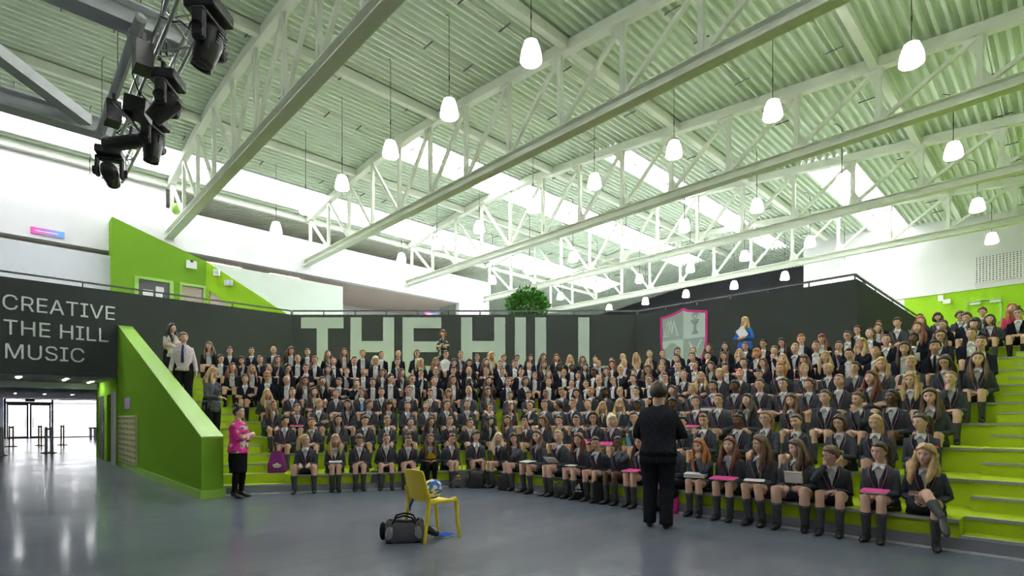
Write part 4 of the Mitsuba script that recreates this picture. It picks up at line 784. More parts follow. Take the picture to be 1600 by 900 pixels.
for i, (x, y) in enumerate([(-.7, 20.2), (.35, 20.4), (1.4, 20.6), (2.1, 21.6)] + [(.55, 28), (1.75, 28), (2.95, 28), (4.15, 28)]):
    L = 1.2 if i < 4 else 12; z = 2.56 if i < 4 else 2.72
    k = single('strip_light', box(x, x + .07, y, y + L, z - .02, z - .002), 'lamp_glass', f'slim white ceiling strip light of the {"passage soffit" if i < 4 else "canteen"}, {ORD[i % 4]} from the left', 'lamp', 'slim ceiling strip lights'); scene[k]['emitter'] = {'type': 'area', 'radiance': rgb(25, 25, 25), 'sampling_weight': .4}
t = Thing('passage_door', 'black door in the green side wall of the passage', 'door'); t.part('leaf', box(PX0 - .038, PX0 - .023, 21.75, 22.65, 0, 2.1), 'door_charcoal'); t.part('handle', box(PX0 - .06, PX0 - .035, 21.85, 21.9, .9, 1.15), 'chrome')
t = Thing('grey_panel', 'grey metal cupboard panel between the passage opening and the lockers', 'panel'); t.part('panel', box(PX0 - .06, PX0 - .021, 19.3, 19.95, 0, 2.15), 'steel_grey'); t.part('handle', box(PX0 - .08, PX0 - .06, 19.4, 19.44, .95, 1.1), 'chrome')
lk = Thing('locker_bank', 'bank of small cream lockers against the green parapet', 'lockers')
y0, y1 = 15.98, 18.65
lk.part('carcass', box(PX0 - .035, PX0 - .002, y0, y1, .17, 1.44), 'locker_cream')
nc, nr = 11, 9; LP = put('_x', (np.zeros((3, 3)), np.array([[0, 1, 2]])), 'locker_cream'); del scene['_x']
for a in range(nc):
    for b in range(nr):
        ya, yb = y0 + (y1 - y0) * a / nc + .012, y0 + (y1 - y0) * (a + 1) / nc - .012; za, zb = .17 + 1.27 * b / nr + .010, .17 + 1.27 * (b + 1) / nr - .010
        d = lk.part('locker_door', box(PX0 - .055, PX0 - .035, ya, yb, za, zb), 'locker_cream'); lk.sub(d, 'lock', box(PX0 - .062, PX0 - .055, ya + .02, ya + .07, (za + zb) / 2 - .03, (za + zb) / 2 + .03), 'dark_rail')
single('notice', box(PX0 - .012, PX0 - .002, 17.0, 17.85, 1.62, 1.92), 'notice_lilac' if mat('notice_lilac', (.38, .33, .52), .6) else '', 'small lilac notice on the green wall above the lockers', 'notice')
# glazed entrance far back
YGL = 49.0
gl = Thing('glazed_entrance', 'glazed entrance doors and windows at the far end of the passage', 'glazing')
for x in (.22, 2.62, 5.2, 7.8, 10.4): gl.part('mullion', box(x - .05, x + .05, YGL - .05, YGL + .05, 0, 2.69), 'door_charcoal')
gl.part('transom', cat([box(.2, 11.8, YGL - .05, YGL + .05, 2.64, 2.70), box(.2, 2.6, YGL - .06, YGL + .06, 2.34, 2.46), box(.2, 11.8, YGL - .05, YGL + .05, 0, .06)]), 'door_charcoal')
for x0, x1 in ((.30, 1.38), (1.46, 2.54)):
    d = gl.part('door', cat([box(x0, x0 + .08, YGL - .03, YGL + .03, 0, 2.34), box(x1 - .08, x1, YGL - .03, YGL + .03, 0, 2.34), box(x0, x1, YGL - .03, YGL + .03, 0, .12), box(x0, x1, YGL - .03, YGL + .03, 2.24, 2.34)]), 'door_charcoal'); gl.sub(d, 'pane', (np.array([[x0, YGL, .1], [x1, YGL, .1], [x1, YGL, 2.3], [x0, YGL, 2.3]]), np.array([[0, 1, 2], [0, 2, 3]])), 'pane_glass'); gl.sub(d, 'handle', tube([(x1 - .14 if x0 < 1 else x0 + .14, YGL - .07, .7), (x1 - .14 if x0 < 1 else x0 + .14, YGL - .07, 1.4)], .02, 8), 'chrome')
for x0, x1, z0, z1 in ((.27, 2.57, 2.46, 2.64), (2.67, 5.15, .06, 2.64), (5.25, 7.75, .06, 2.64), (7.85, 10.35, .06, 2.64), (10.45, 11.8, .06, 2.64)): gl.part('pane', (np.array([[x0, YGL, z0], [x1, YGL, z0], [x1, YGL, z1], [x0, YGL, z1]]), np.array([[0, 1, 2], [0, 2, 3]])), 'pane_glass')
single('exit_sign', box(1.15, 1.6, 46.0, 46.05, 2.42, 2.62), 'door_charcoal', 'small exit sign hanging over the far glazed doors', 'sign')
# outside
mat('asphalt', (.30, .30, .30), .9); mat('render_white', (.70, .70, .70), .8); mat('fence_grey', (.45, .47, .48), .7)
struct('ground', extr(sg.box(-70, 52, 110, 190), -.25, -.06), 'asphalt', label='pale car park outside')
t = Thing('outside_building', 'long pale low building seen through the far glazing', 'building'); t.part('wall', box(-10, 60, 80, 90, -.06, 3.1), 'render_white'); t.part('roof', box(-10.3, 60.3, 79.6, 90, 3.1, 3.4), 'fence_grey')
for x in np.arange(0, 40, 4): t.part('window', box(x, x + 1.6, 79.95, 80.02, .9, 2.2), 'fence_grey')
t = Thing('outside_fence', 'grey mesh fence in front of the low building outside', 'fence'); t.part('mesh', cat([box(0, 40, 66, 66.03, z, z + .04) for z in np.arange(.1, 1.5, .2)]), 'fence_grey')
for x in np.arange(0, 40, 2.5): t.part('post', box(x, x + .06, 66, 66.06, -.06, 1.5), 'fence_grey')
V, F, C = [], [], []; oc = np.array([12.6, 62, 3.4])
ot = Thing('outside_tree', 'leafy green tree outside the right hand glazing', 'tree')
for i in range(2200):
    d = unit(r3.normal(size=3)); p = oc + d * r3.uniform(.3, 1) ** .5 * np.array([1.9, 1.9, 2.2]); s = unit(r3.normal(size=3)); u = unit(np.cross(s, d)); l = r3.uniform(.15, .3); V.append(np.array([p - s * l, p + u * l, p + s * l, p - u * l])); F.append(np.array([[0, 1, 2], [0, 2, 3]]) + 4 * i); C.append(np.repeat(np.array([[.09, .20, .05]]) * r3.uniform(.6, 1.6), 4, 0))
k = ot.part('foliage', (np.vstack(V), np.vstack(F)), 'vpaint', False, np.vstack(C)); labels[k] = {'kind': 'stuff'}; ot.part('trunk', tube([(12.6, 62, -.06), (12.6, 62, 2), (12.6, 62, 3.6)], [.14, .12, .07], 8), 'bark')
# queue posts, canteen tables with stools
def floor_at(px, py): 
    v = FWD + (px - 800) / FOC * RGT; Z = EYE * FOC / (py - HOR); return v * Z
def pair(px0, px1, py, top, b, lab, rad=.03):
    t = Thing('queue_barrier', lab, 'barrier', 'queue barriers in the passage'); H = (py - top) * (EYE / (py - HOR))
    for px in (px0, px1):
        p = floor_at(px, py); t.part('post', tube([(*p, .02), (*p, H * .5), (*p, H)], rad, 10), b, True); t.part('foot', (lathe([(.17, 0), (.16, .02), (.05, .05)], 16)[0] + (*p, 0), lathe([(.17, 0), (.16, .02), (.05, .05)], 16)[1]), b, True)
    a, c = floor_at(px0, py), floor_at(px1, py); t.part('belt', beam((*a, H - .06), (*c, H - .06), .015, .06), 'dark_rail')
pair(14.5, 20.5, 698, 666, 'bronze_post', 'pair of bronze queue posts left of the far glazed doors')
pair(60.5, 64.5, 696.5, 665, 'bronze_post', 'pair of bronze queue posts in the middle of the far doors')
pair(95.5, 99.5, 695.5, 664.5, 'bronze_post', 'pair of bronze queue posts right of the far doors')
pair(72, 81, 708, 668, 'chrome', 'pair of chrome queue posts nearest in the passage', .05)
pair(-3, 3, 712, 668, 'chrome', 'pair of chrome queue posts at the left picture edge', .05)
for i in range(6):
    y = 33 + i * 2.2; x = 4.2
    t = Thing('canteen_table', f'dark topped canteen table with white legs, {ORD[i]} along the row', 'table', 'canteen tables'); t.part('top', box(x, x + 1.6, y, y + .8, .70, .745), 'wood_brown')
    for a in (x + .05, x + 1.5): 
        for b in (y + .05, y + .7): t.part('leg', box(a, a + .06, b, b + .06, 0, .70), 'paper_white')
# ---------------------------------------------------------------- things on the floor and on the steps
mat('chair_yellow', (.78, .60, .02), .35, specular=.5)
def rbox(c, s, r=.02, n=10):
    a, b, d = np.asarray(s, float) / 2 - r
    m = m3.Manifold.batch_hull([m3.Manifold.sphere(r, n).translate([x * a, y * b, z * d]) for x in (-1, 1) for y in (-1, 1) for z in (-1, 1)]).to_mesh()
    return np.array(m.vert_properties[:, :3], float) + np.asarray(c, float), np.array(m.tri_verts)
def frame(o, ux):                                   # local x along ux, y to its left, z up
    u = unit((ux[0], ux[1], 0)); return lambda m: place(m, o, u, (-u[1], u[0], 0), (0, 0, 1))
# yellow chair: local x = to its front
c = Thing('yellow_chair', 'yellow moulded plastic chair standing alone on the floor with its back to the viewer', 'chair')
cf = frame((3.62, 5.10, 0), np.array([3.86, 4.89]) - np.array([3.39, 4.94]) + np.array([.0, .06]))
nx, ny = 12, 12; V = []
for i in range(nx + 1):
    for j in range(ny + 1):
        u, v = i / nx, j / ny * 2 - 1; w = .215 - .02 * u * 0; z = .45 + .012 * math.cos(u * 2.2) - .014 * (1 - v * v) * math.sin(math.pi * u) - .03 * max(0, u - .86) / .14
        V.append((-.20 + .42 * u, v * w * (1 - .03 * (1 - u)), z))
def sheet(V, nx, ny, th):
    V = np.array(V, float); n = len(V); m = (ny + 1); i, j = np.meshgrid(np.arange(nx), np.arange(ny), indexing='ij'); a = (i * m + j).ravel(); F = np.vstack([np.stack([a, a + m, a + m + 1], 1), np.stack([a, a + m + 1, a + 1], 1)])
    nr = np.array(trimesh.Trimesh(V, F, process=False).vertex_normals); W = V - nr * th; e = [(k, k + 1) for k in range(ny)][::-1]
    per = [j for j in range(ny + 1)] + [i * m + ny for i in range(1, nx + 1)] + [nx * m + j for j in range(ny - 1, -1, -1)] + [i * m for i in range(nx - 1, 0, -1)]; L = len(per); q = np.array([(per[k], per[(k + 1) % L]) for k in range(L)])
    side = np.vstack([np.stack([q[:, 1], q[:, 0], q[:, 0] + n], 1), np.stack([q[:, 1], q[:, 0] + n, q[:, 1] + n], 1)])
    return np.vstack([V, W]), np.vstack([F, F[:, ::-1] + n, side[:, ::-1]])
c.part('seat', cf(sheet(V, nx, ny, .02)), 'chair_yellow', 40)
V = []
for i in range(nx + 1):
    for j in range(ny + 1):
        u, v = i / nx, j / ny * 2 - 1; w = .205 * (1 - .10 * u) * (1 if u < .8 else math.sqrt(max(0, 1 - ((u - .8) / .2) ** 2 * .18)))
        V.append((-.205 - .075 * u - .03 * (1 - v * v) * .9, v * w, .47 + .335 * u - .012 * v * v * (u > .9)))
c.part('backrest', cf(sheet(V, nx, ny, .016)), 'chair_yellow', 40)
for sx, sy in ((-1, -1), (-1, 1), (1, -1), (1, 1)):
    top = (-.20, sy * .195, .455) if sx < 0 else (.165, sy * .195, .452); foot = (-.27, sy * .205, 0) if sx < 0 else (.225, sy * .205, 0)
    P = [np.array([top[0] - (.06 if sx > 0 else 0), sy * .19, .445]), np.array(top), np.array(top) * .93 + np.array(foot) * .07 + (.012 * sx, 0, .0), np.array(top) * .5 + np.array(foot) * .5, np.array(foot)] if sx > 0 else [np.array([-.235, sy * .195, .60]), np.array(top), np.array(top) * .5 + np.array(foot) * .5, np.array(foot)]
    c.part('leg', cf(tube(P, [.022, .024, .024, .021, .016][-len(P):], 12, cap=.1)), 'chair_yellow', True)
c.part('side_rail', cf(cat([rbox((-.02, sy * .205, .438), (.40, .03, .035), .012) for sy in (-1, 1)])), 'chair_yellow', 40)
# ball in a net bag on the seat
b = Thing('football', 'blue and white football on the seat of the yellow chair', 'ball'); bc = cf((np.array([[-.03, -.03, .565]]), np.array([[0, 0, 0]])))[0][0]
bm_ = ell(bc, (.112, .112, .112), 40, 30); bn_ = meshkit.noise((bm_[0] - bc) * np.array([26, 26, 34]) + 3); bq_ = meshkit.noise((bm_[0] - bc) * 30 + 11); b.part('ball', bm_, 'vpaint', True, np.where(bn_[:, None] > .56, [[.04, .13, .52]], np.where(bq_[:, None] < .33, [[.10, .11, .12]], [[.70, .72, .74]]))); mat('blue_cloth', (.03, .09, .38), .7)
b.part('strap', cat([tube([cf((np.array([q]), np.zeros((1, 3), int)))[0][0] for q in ((-.12, .09, .47), (-.20, .12, .44), (-.235, .13, .36), (-.23, .125, .32))], [.014, .016, .012, .008], 6)]), 'blue_cloth', True)
# sports bag
mat('bag_grey', (.085, .085, .095), .8); mat('bag_silver', (.34, .35, .37), .6)
s = Thing('sports_bag', 'open black and grey sports bag on the floor beside the yellow chair', 'bag'); sf = frame((3.27, 5.16, 0), np.array([3.33, 4.87]) - np.array([3.02, 5.09]))
z = np.array([.0, .02, .09, .17, .21, .225]); body = _bag = None
def superring(zs, ax, ay, n=36, e=.55):
    a = np.arange(n) * 2 * np.pi / n; cx = np.sign(np.cos(a)) * np.abs(np.cos(a)) ** e; cy = np.sign(np.sin(a)) * np.abs(np.sin(a)) ** e
    V = np.stack([np.outer(ax, cx), np.outer(ay, cy), np.repeat(np.asarray(zs)[:, None], n, 1)], -1); m = len(zs); i, j = np.meshgrid(np.arange(m - 1), np.arange(n), indexing='ij'); j2 = (j + 1) % n
    return V.reshape(-1, 3), np.vstack([np.stack([i * n + j, i * n + j2, (i + 1) * n + j2], -1).reshape(-1, 3), np.stack([i * n + j, (i + 1) * n + j2, (i + 1) * n + j], -1).reshape(-1, 3)])
v, f = superring([.004, .03, .10, .17, .215, .22, .20, .10, .03], [.19, .215, .225, .21, .185, .17, .17, .19, .18], [.12, .135, .14, .125, .105, .09, .09, .11, .10])
v[:, 2] += .035 * (np.abs(v[:, 0]) / .2) ** 2 * (v[:, 2] > .15); v = v + (meshkit.noise(v * 30)[:, None] - .5) * .012
s.part('body', sf((v, f)), 'bag_grey', True); s.part('base', sf(rbox((0, 0, .012), (.38, .24, .02), .008)), 'black_fabric', 30)
s.part('side_panel', sf(cat([tube([(x, -.115, .05), (x * .99, -.142, .11), (x * .93, -.125, .18)], [[.035, .008], [.04, .008], [.03, .006]], 10, ref=(1, 0, 0)) for x in (-.16, .16)])), 'bag_silver', True)
s.part('end_pocket', sf(ell((-.235, 0, .12), (.035, .11, .10), 14, 8)), 'black_fabric', True)
s.part('handle', sf(cat([tube([(x0, -.10 * q, .20), (x0 * .7, -.10 * q, .275), (0, -.08 * q, .30), (-x0 * .7, -.10 * q, .275), (-x0, -.10 * q, .20)], .010, 6) for x0, q in ((.13, 1), (.13, -1))])), 'black_fabric', True)
s.part('lining', sf(tube([(-.15, .02, .10), (-.05, .0, .15), (.05, .02, .12), (.15, .0, .15)], [[.05, .06], [.07, .06], [.08, .05], [.04, .05]], 10)), 'black_fabric', True)
single('cap', sf((lambda m: (m[0] @ rot('y', .5).T + (.30, .10, .09), m[1]))(ell((0, 0, 0), (.10, .09, .05), 16, 8))), 'black_plastic', 'dark rounded cap leaning between the sports bag and the chair', 'cap', smooth=True)
bk = Thing('book', 'blue covered book lying on the floor under the yellow chair', 'book'); bf = frame((3.73, 5.03, 0), (1, .25)); bk.part('pages', bf(rbox((0, 0, .012), (.21, .15, .018), .003, 6)), 'paper_white'); bk.part('cover', bf(rbox((0, 0, .024), (.215, .155, .005), .002, 6)), 'blue_cloth')
# ---- bags along the front bench
mat('tote_grey', (.09, .092, .10), .8); mat('gold_print', (.55, .38, .15), .6); mat('white_print', (.75, .75, .76), .6); mat('purple_cloth', (.16, .03, .13), .55); mat('pink_foil', (.78, .06, .36), .22, .35); mat('patent_black', (.012, .012, .014), .22)
def bars(o, ux, uz, nrm, s):                          # three slanting bars over a small word
    ms = []
    for i, (x, h) in enumerate(((0, .30), (.30, .55), (.60, .85))):
        ms.append(place(extr(sg.Polygon([(x, 0), (x + .24, 0), (x + .24 - .30 * (h - .12), h - .06), (x - .02 - .26 * (h - .12), h * .86)]), 0, .004 / s), o, np.array(ux) * s, np.array(uz) * s, np.array(nrm) * s))
    m = meshkit.text_mesh('adidas', .26, .004 / s, True); v = np.array(m.vertices); v[:, 0] = v[:, 0] / np.ptp(v[:, 0]) * 1.1 - .15; v[:, 1] -= .42
    ms.append(place((v, np.array(m.faces)), o, np.array(ux) * s, np.array(uz) * s, np.array(nrm) * s)); return cat(ms)
def trefoil(o, ux, uz, nrm, s, word=True):
    leaf = lambda a: sg.Polygon([(math.cos(a) * .62 * t + math.sin(a) * w, math.sin(a) * .62 * t - math.cos(a) * w) for t, w in ((0, -.05), (.4, -.2), (.75, -.19), (1, 0))] + [(math.cos(a) * .62 * t + math.sin(a) * w, math.sin(a) * .62 * t - math.cos(a) * w) for t, w in ((.75, .19), (.4, .2), (0, .05))])
    p = shapely.union_all([leaf(a) for a in (math.pi / 2, math.pi / 2 - .85, math.pi / 2 + .85)]); p = shapely.difference(p, shapely.union_all([sg.box(-.8, y, .8, y + .05) for y in (.05, .16, .27)]))
    ms = [place(extr(p, 0, .004 / s), o, np.array(ux) * s, np.array(uz) * s, np.array(nrm) * s)]
    if word:
        m = meshkit.text_mesh('adidas', .28, .004 / s, True); v = np.array(m.vertices); v[:, 0] = v[:, 0] / np.ptp(v[:, 0]) * 1.2 - .6; v[:, 1] -= .45; ms.append(place((v, np.array(m.faces)), o, np.array(ux) * s, np.array(uz) * s, np.array(nrm) * s))
    return cat(ms)
def tote(o, face, w, h, d, bsdf, lab, logo=None, name='tote_bag', hl=.16, taper=1., e=.45):
    t = Thing(name, lab, 'bag'); u = unit((face[0], face[1], 0)); s_ = np.array([u[1], -u[0], 0]) * -1; o = np.asarray(o, float)     # s_: the viewer's right
    v, f = superring(np.array([.0, .012, .35, .8, 1., .985]) * h, np.array([.46, .5, .5, .5 - .5 * (1 - taper) * .6, .5 * taper - .02, .5 * taper - .06]) * w, np.array([.46, .5, .55, .35, .22, .16]) * d * 2 * .5, 32, e); v = v + (meshkit.noise(v * 18 + o[0])[:, None] - .5) * .014 * (v[:, 2:] > .01)
    t.part('body', place((v, f), o, s_, -u, (0, 0, 1)), bsdf, True); t.part('base', place(rbox((0, 0, .01), (w * .9, d * .9, .016), .006, 6), o, s_, -u, (0, 0, 1)), bsdf)
    for q in (-1, 1): t.part('handle', place(tube([(-w * .22, q * d * .12, h * .97), (-w * .2, q * d * .12, h + hl * .6), (-w * .08, q * d * .14, h + hl), (w * .08, q * d * .14, h + hl), (w * .2, q * d * .12, h + hl * .6), (w * .22, q * d * .12, h * .97)], .009, 6), o, s_, -u, (0, 0, 1)), bsdf, True)
    if logo: lm, lb = logo(o + u * (d * .52 + .008), s_, np.array([0, 0, 1.]), u); t.part('print', lm, lb)
    return t
toC = lambda p: unit(-np.asarray(p[:2]))
def P0(px, py, z=0.): v = FWD + (px - 800) / FOC * RGT; Z = (EYE - z) * FOC / (py - HOR); return np.array([*(v * Z), z])
q = P0(716, 761.5); tote(q, toC(q), .36, .33, .12, 'tote_grey', 'grey tote bag with a gold three leaf print at the front bench', lambda o, s_, z_, n: (trefoil(o + z_ * .21, s_, z_, n, .095), 'gold_print'))
q = P0(744, 762.5); tote(q, toC(q), .31, .34, .16, 'patent_black', 'glossy black handbag with looped handles at the front bench', None, 'handbag', .04)
q = P0(906, 780.5); tote(q, toC(q) + np.array([-.0, .25]), .36, .33, .15, 'black_fabric', 'black carrier bag with white three bar print at the front bench', lambda o, s_, z_, n: (bars(o + z_ * .19 - s_ * .06, s_, z_, n, .115), 'white_print'), 'carrier_bag', .20)
q = P0(590, 764.5); tote(q, toC(q), .28, .36, .14, 'tote_grey', 'dark grey bag with a small white print behind a front row student\'s leg', lambda o, s_, z_, n: (bars(o + z_ * .16 + s_ * .02, s_, z_, n, .07), 'white_print'), 'gym_bag', .05)
q = P0(640, 762.5); tote(q, toC(q), .34, .27, .16, 'patent_black', 'low black shiny bag behind the yellow chair at the front bench', None, 'shoulder_bag', .03)
q = P0(790, 765); tote(q, toC(q), .30, .30, .17, 'patent_black', 'black bag with a white scarf tied on at the front bench', None, 'shoulder_bag', .05)
k = single('white_scarf', lump(*ell(q + (-.06, -.02, .335), (.05, .03, .028), 10, 6), .02, 60, 2), 'paper_white', 'small white scarf tied on the black bag at the front bench', 'scarf', smooth=True)
q = P0(877, 777); tote(q, toC(q), .24, .24, .18, 'patent_black', 'small slumped black bag left of the carrier bag', None, 'pouch_bag', .06)
q = P0(935, 786); tote(q, toC(q), .17, .36, .13, 'black_fabric', 'narrow black backpack right of the carrier bag', None, 'backpack', .07)
q = P0(1049, 801); t = tote(q, toC(q), .20, .24, .14, 'pink_foil', 'shiny pink foil bag behind the standing man\'s legs', None, 'foil_bag', .02); t.part('top_cloth', lump(*ell(q + (0, 0, .28), (.10, .10, .09), 12, 8), .02, 30, 4), 'black_fabric', True)
q = P0(437, 738, RISE); tote(q + (-.05, 0, 0), toC(q), .34, .42, .12, 'purple_cloth', 'purple drawstring bag with a white petal print on the left steps', lambda o, s_, z_, n: (trefoil(o + z_ * .10, s_, z_, n, .16, False), 'white_print'), 'drawstring_bag', .34, .55, .75)
# ---------------------------------------------------------------- the students: where each head shows in the photograph, hair, pose notes
# column, row, hair style and colour, notes (g glasses, c chin in hand, f hand over face, w open collar, D skin, q pink bow, o pale bow, n blouse only, t tie)
HEADS = "326.7 541.7 L b w|359 549 B d|393 549 P d s|427.5 548 U y|455 548 L b w|480 551 T l|344.7 561 T d|378 564 O k c|406.7 562.5 T l c|432.5 562.5 L b c|465 562 T y w|491.7 563 S a|366.7 575 L a w|394 577.5 L l w|418 579 T y|448 576 L k|478 576 P d|383 593 T d|418 589 X r g|450 595 T y|478 595 L b|417.5 616 L y|456.7 614 P b|491 613 L d|426 634 L l g|464 639 T b n|498 631.5 U y|512.5 554 L b|538 551 L a|566.7 553 X r|596 555 T d|622.5 554 T y|521 565 T l w|554 564 T k|586.7 564 O w w|621 567 T b c|513 578 L k|541.7 581 T b c|567.5 582 U l w|597.5 583 L b|628 583 L b|507.5 596 L b|527.5 597.5 T d|553 600 X b c|581.7 598 X d w|610 591 T d w|525 615 T d|565 613 T b n|596 613 U d|638 611 T b|544 633 L k o|577.5 633 T b|607.5 633 F d|636 635 T b|445 658 X k|486.7 661 P a|528 657 L k|570 657.5 X d|605 658 P l|651.7 553 T d|696.7 554 T b n|720 555 T b c|752.5 559 T b|771 557 C y|657.5 567 L y|681 566 L l|710 567.5 L k|732.5 567.5 L k|761 567 L b|779.5 570 P b|658 584 T d c|681 582 T l|708.7 580 X d|733 581 T y|760 582 P l|644 593 T b w|678 596 P b w|707.5 594 L b|734 599 L k|763 596 L d|672.5 615 U b g|701 615 F l|732.5 611.7 U y|761.7 613 L b|666 635 T l|698 633 S b|730 633 T d|766 638 T b g|641 661 U k c|673 659 L d|703 659 T l c|735 661 T b|766 659 C k|789 560 X a|807.5 560 T d|826.7 560 L k|848 558 L d|869.7 557 L a|889 561 L y|907.5 562.5 L b|803 568 T d w|826.7 571.7 T b|850 569 L b|875 573 L k D|892.5 575 X k D w|914 574 L k g|786 580 T b|815 581 U d|835 587.5 T b|856.7 585 L b|881 581.7 T r w|903 587.5 B d|794 597.5 P b w|821 596 O d|857 597.5 T d|893 600 T b|916.7 601 T b|797.5 618 T d|826 617.5 X b|852.5 616.7 T b D2|877.5 613 T r|901 615 C d|798 636.7 L b|827.5 634 T b|852.5 633 U b|873 634 T k D2|899 631 T l|792.5 657.5 L b|821.7 661.7 T b|848 658 L b|871 658 P d c|901.7 658 P b|927.5 562.5 B d|953 564 T d c|972.5 559 T y|994 557.5 L y|1016.7 553 T l|1034 553 P b|938 569 X y|964 570 C a|981 568 T y|994 571 T b|1014 567.5 L y|1033 566 L d|931.7 582.5 X k D|949 581 L b|968 579 X y c|988 583 T d|1016.7 578 C b|1037.5 576 P y|934 596 P y w|958 596 T l|989 593 T d|1015 594 T d|1041 590 T d|923 612.5 U r|946 613 C k D|966.7 613 U y|994 612.5 T d|922.5 633 T l|941 636 L y|960 633 L y|990 634 X k D|929 654 O d g|952 657.5 O w|991 654 T d|1057.5 548 P d|1083 549 U b|1108 545 L d|1133 542 L k|1166 541.7 T b|1191 538 P d|1058 561 U d|1085 558 P b|1107.5 557.5 X k c|1136 557.5 L d|1162 554 O y c|1184 552.5 O r g|1063 572 T b|1083 572 P b w|1110 573 L d|1137.5 575 X k w|1168 567.5 X k|1193 567.5 L b|1065 587 T b|1100 590 L y|1124 585 X y|1159 585 P r q|1184.5 586.7 P d|1050 611 L d|1081.7 608 T y|1116 604 T k D3|1146 604 X k D|1188 601.7 P b|1086.7 629 P d q|1122.5 626 T b|1168 626.7 L d|1050 631 X k D|1096 658 P b q|1155 658 B k D|1195 655 P l|1069 660 X k|1222.5 536 L d|1251 530 X r g|1284 530 F a|1326 525 T d g|1208 549 X l c|1237.5 545 T y|1262.5 541.7 P b|1297.5 541.7 P b c|1338 538 C y c|1220 562.5 L y|1251 562.5 F b|1285 558 L y o|1322.5 554 T k w|1226.7 576.7 P r|1258 578 P y|1294 578 U y|1328.5 575 P d c|1224 601 P d o|1262.5 601.7 X b|1312 596 U l|1236.7 626.7 L b|1295 621.7 U d|1335 624 B b c|1243 660 T b|1311.7 661.7 O d g|1368 661.7 P y|1353 516 X d|1357.5 521.7 P b w|1381.7 513 U b|1394 514 L l w|1407.5 507.5 X k D|1418.7 505 X d|1434 513 L a|1436.7 498 L b|1450 503 X r|1468 496 O d|1475 508 T d|1487.5 502.5 X b|1496.7 497 X b|1516.7 500 O d|1527.5 488 X b|1523 506.7 O k|1558 490 B d g|1382.5 532.5 P b|1427.5 530 X k D|1468.5 525 L b g|1517.5 522.5 P b w|1361 551.7 P r|1406.7 545 L d|1456.7 543 X k D3 t|1532.5 536.7 T b w|1371 570 L y|1418 567 T y|1474.5 566 L d g|1527.5 561.7 L b|1360 591.7 L a|1422.5 595 C y|1485.5 592.5 P l c|1395.5 621.5 T k D|1451.5 620.5 L b|1438.7 661 P d o|477 688 P y g|524 688 L y|561.7 687.5 X b|604 686 T b|638 688 B b|674 686.7 L b g|705 686 S a|744 681.7 X d|777.5 685 L w|801 686 L d c|839 683 L b|872.5 683 U y|904 687.5 L a|931.7 693 P d|965 693 T k D c|998 691.7 L d|1054 690 T d|1086.7 698 L r c|1145 696.7 L a|1193 695 L b|1250 701.7 L b|1278 711 T b f|1380 706.7 P d|1438.7 712 C y q|1581.7 483 C r A"

PIPE = (.42, .16, .26)
def ray_at(px, n, d): v = FWD + (px - 800) / FOC * RGT; return v * (d / (v @ n))
EX = np.array([1., 0]); studs = []
for h in HEADS.split('|'):
    w = h.split(); px, py = float(w[0]), float(w[1]); best = None
    for k in range(1, 12):
        if (k > 8) != (k > 8 and px > 1345): continue
        a, b = ray_at(px, N1, dist1(k) + .15), ray_at(px, EX, dist2(k) + .15); la, lb = a @ FWD, b @ FWD
        p, side = (a, 'L') if la <= lb and k <= 8 else (b, 'R'); Z = p @ FWD; zh = EYE + (HOR - py) / FOC * Z - RISE * k; e = abs(zh - .70)
        if best is None or e < best[0]: best = (e, k, side, p, zh, Z)
    if px in (1381.7, 1407.5, 1487.5): best = (0, 10, 'R', ray_at(px, EX, dist2(10) + .15), .6, 13.)
    studs.append(dict(px=px, py=py, st=w[2], co=w[3], fl=set(w[4:]), k=best[1], side=best[2], p=best[3], zh=best[4], Z=best[5]))
rows = {}
for s in studs: rows.setdefault(s['k'], []).append(s)
for k, r in rows.items():
    for i, s in enumerate(sorted(r, key=lambda s: s['px'])): s['ord'] = i
ROWN = ['', 'front', 'second', 'third', 'fourth', 'fifth', 'sixth', 'seventh', 'eighth', 'ninth', 'tenth', 'eleventh']
ARMW = {'lap': 'hands clasped in lap', 'under': 'arms folded over the lap', 'knees': 'hands on knees', 'chin': 'chin in hand', 'face': 'hand over face', 'cross': 'arms crossed', 'book': 'holding a book', 'wash': 'hands clasped'}
SPK = np.array([6.0, 3.58])
FRONTROW = {477: dict(arms='knees', knee=.19, leg=1.12), 524: dict(arms='lap', knee=.06), 562: dict(arms='lap', hp=.45, hy=0.), 604: dict(arms='under', knee=.11), 638: dict(arms='lap', hp=.4, hy=0.), 674: dict(arms='book', tights=(.012, .011, .012), hy=.1),
    705: dict(arms='lap', hy=.1, knee=.05), 744: dict(arms='lap', hp=.2, knee=.10), 778: dict(arms='under', knee=.06, hp=.15), 801: dict(arms='chin', side=1, feet=.08), 839: dict(arms='lap', hy=.5), 872: dict(arms='book', hy=.3), 904: dict(arms='lap', hy=.2), 932: dict(arms='under', hy=.5), 965: dict(arms='face', side=1, lean=.25),
    998: dict(arms='book'), 1054: dict(arms='lap'), 1087: dict(arms='chin', side=1), 1145: dict(arms='under'), 1193: dict(arms='lap', feet=.05), 1250: dict(arms='book', knee=.17, leg=1.2, width=1.12), 1278: dict(arms='face', side=-1, lean=.42, hp=.35), 1380: dict(arms='lap', hy=-.35, knee=.08), 1439: dict(arms='under', crossleg=True, hy=-.3)}
SPECS = {}
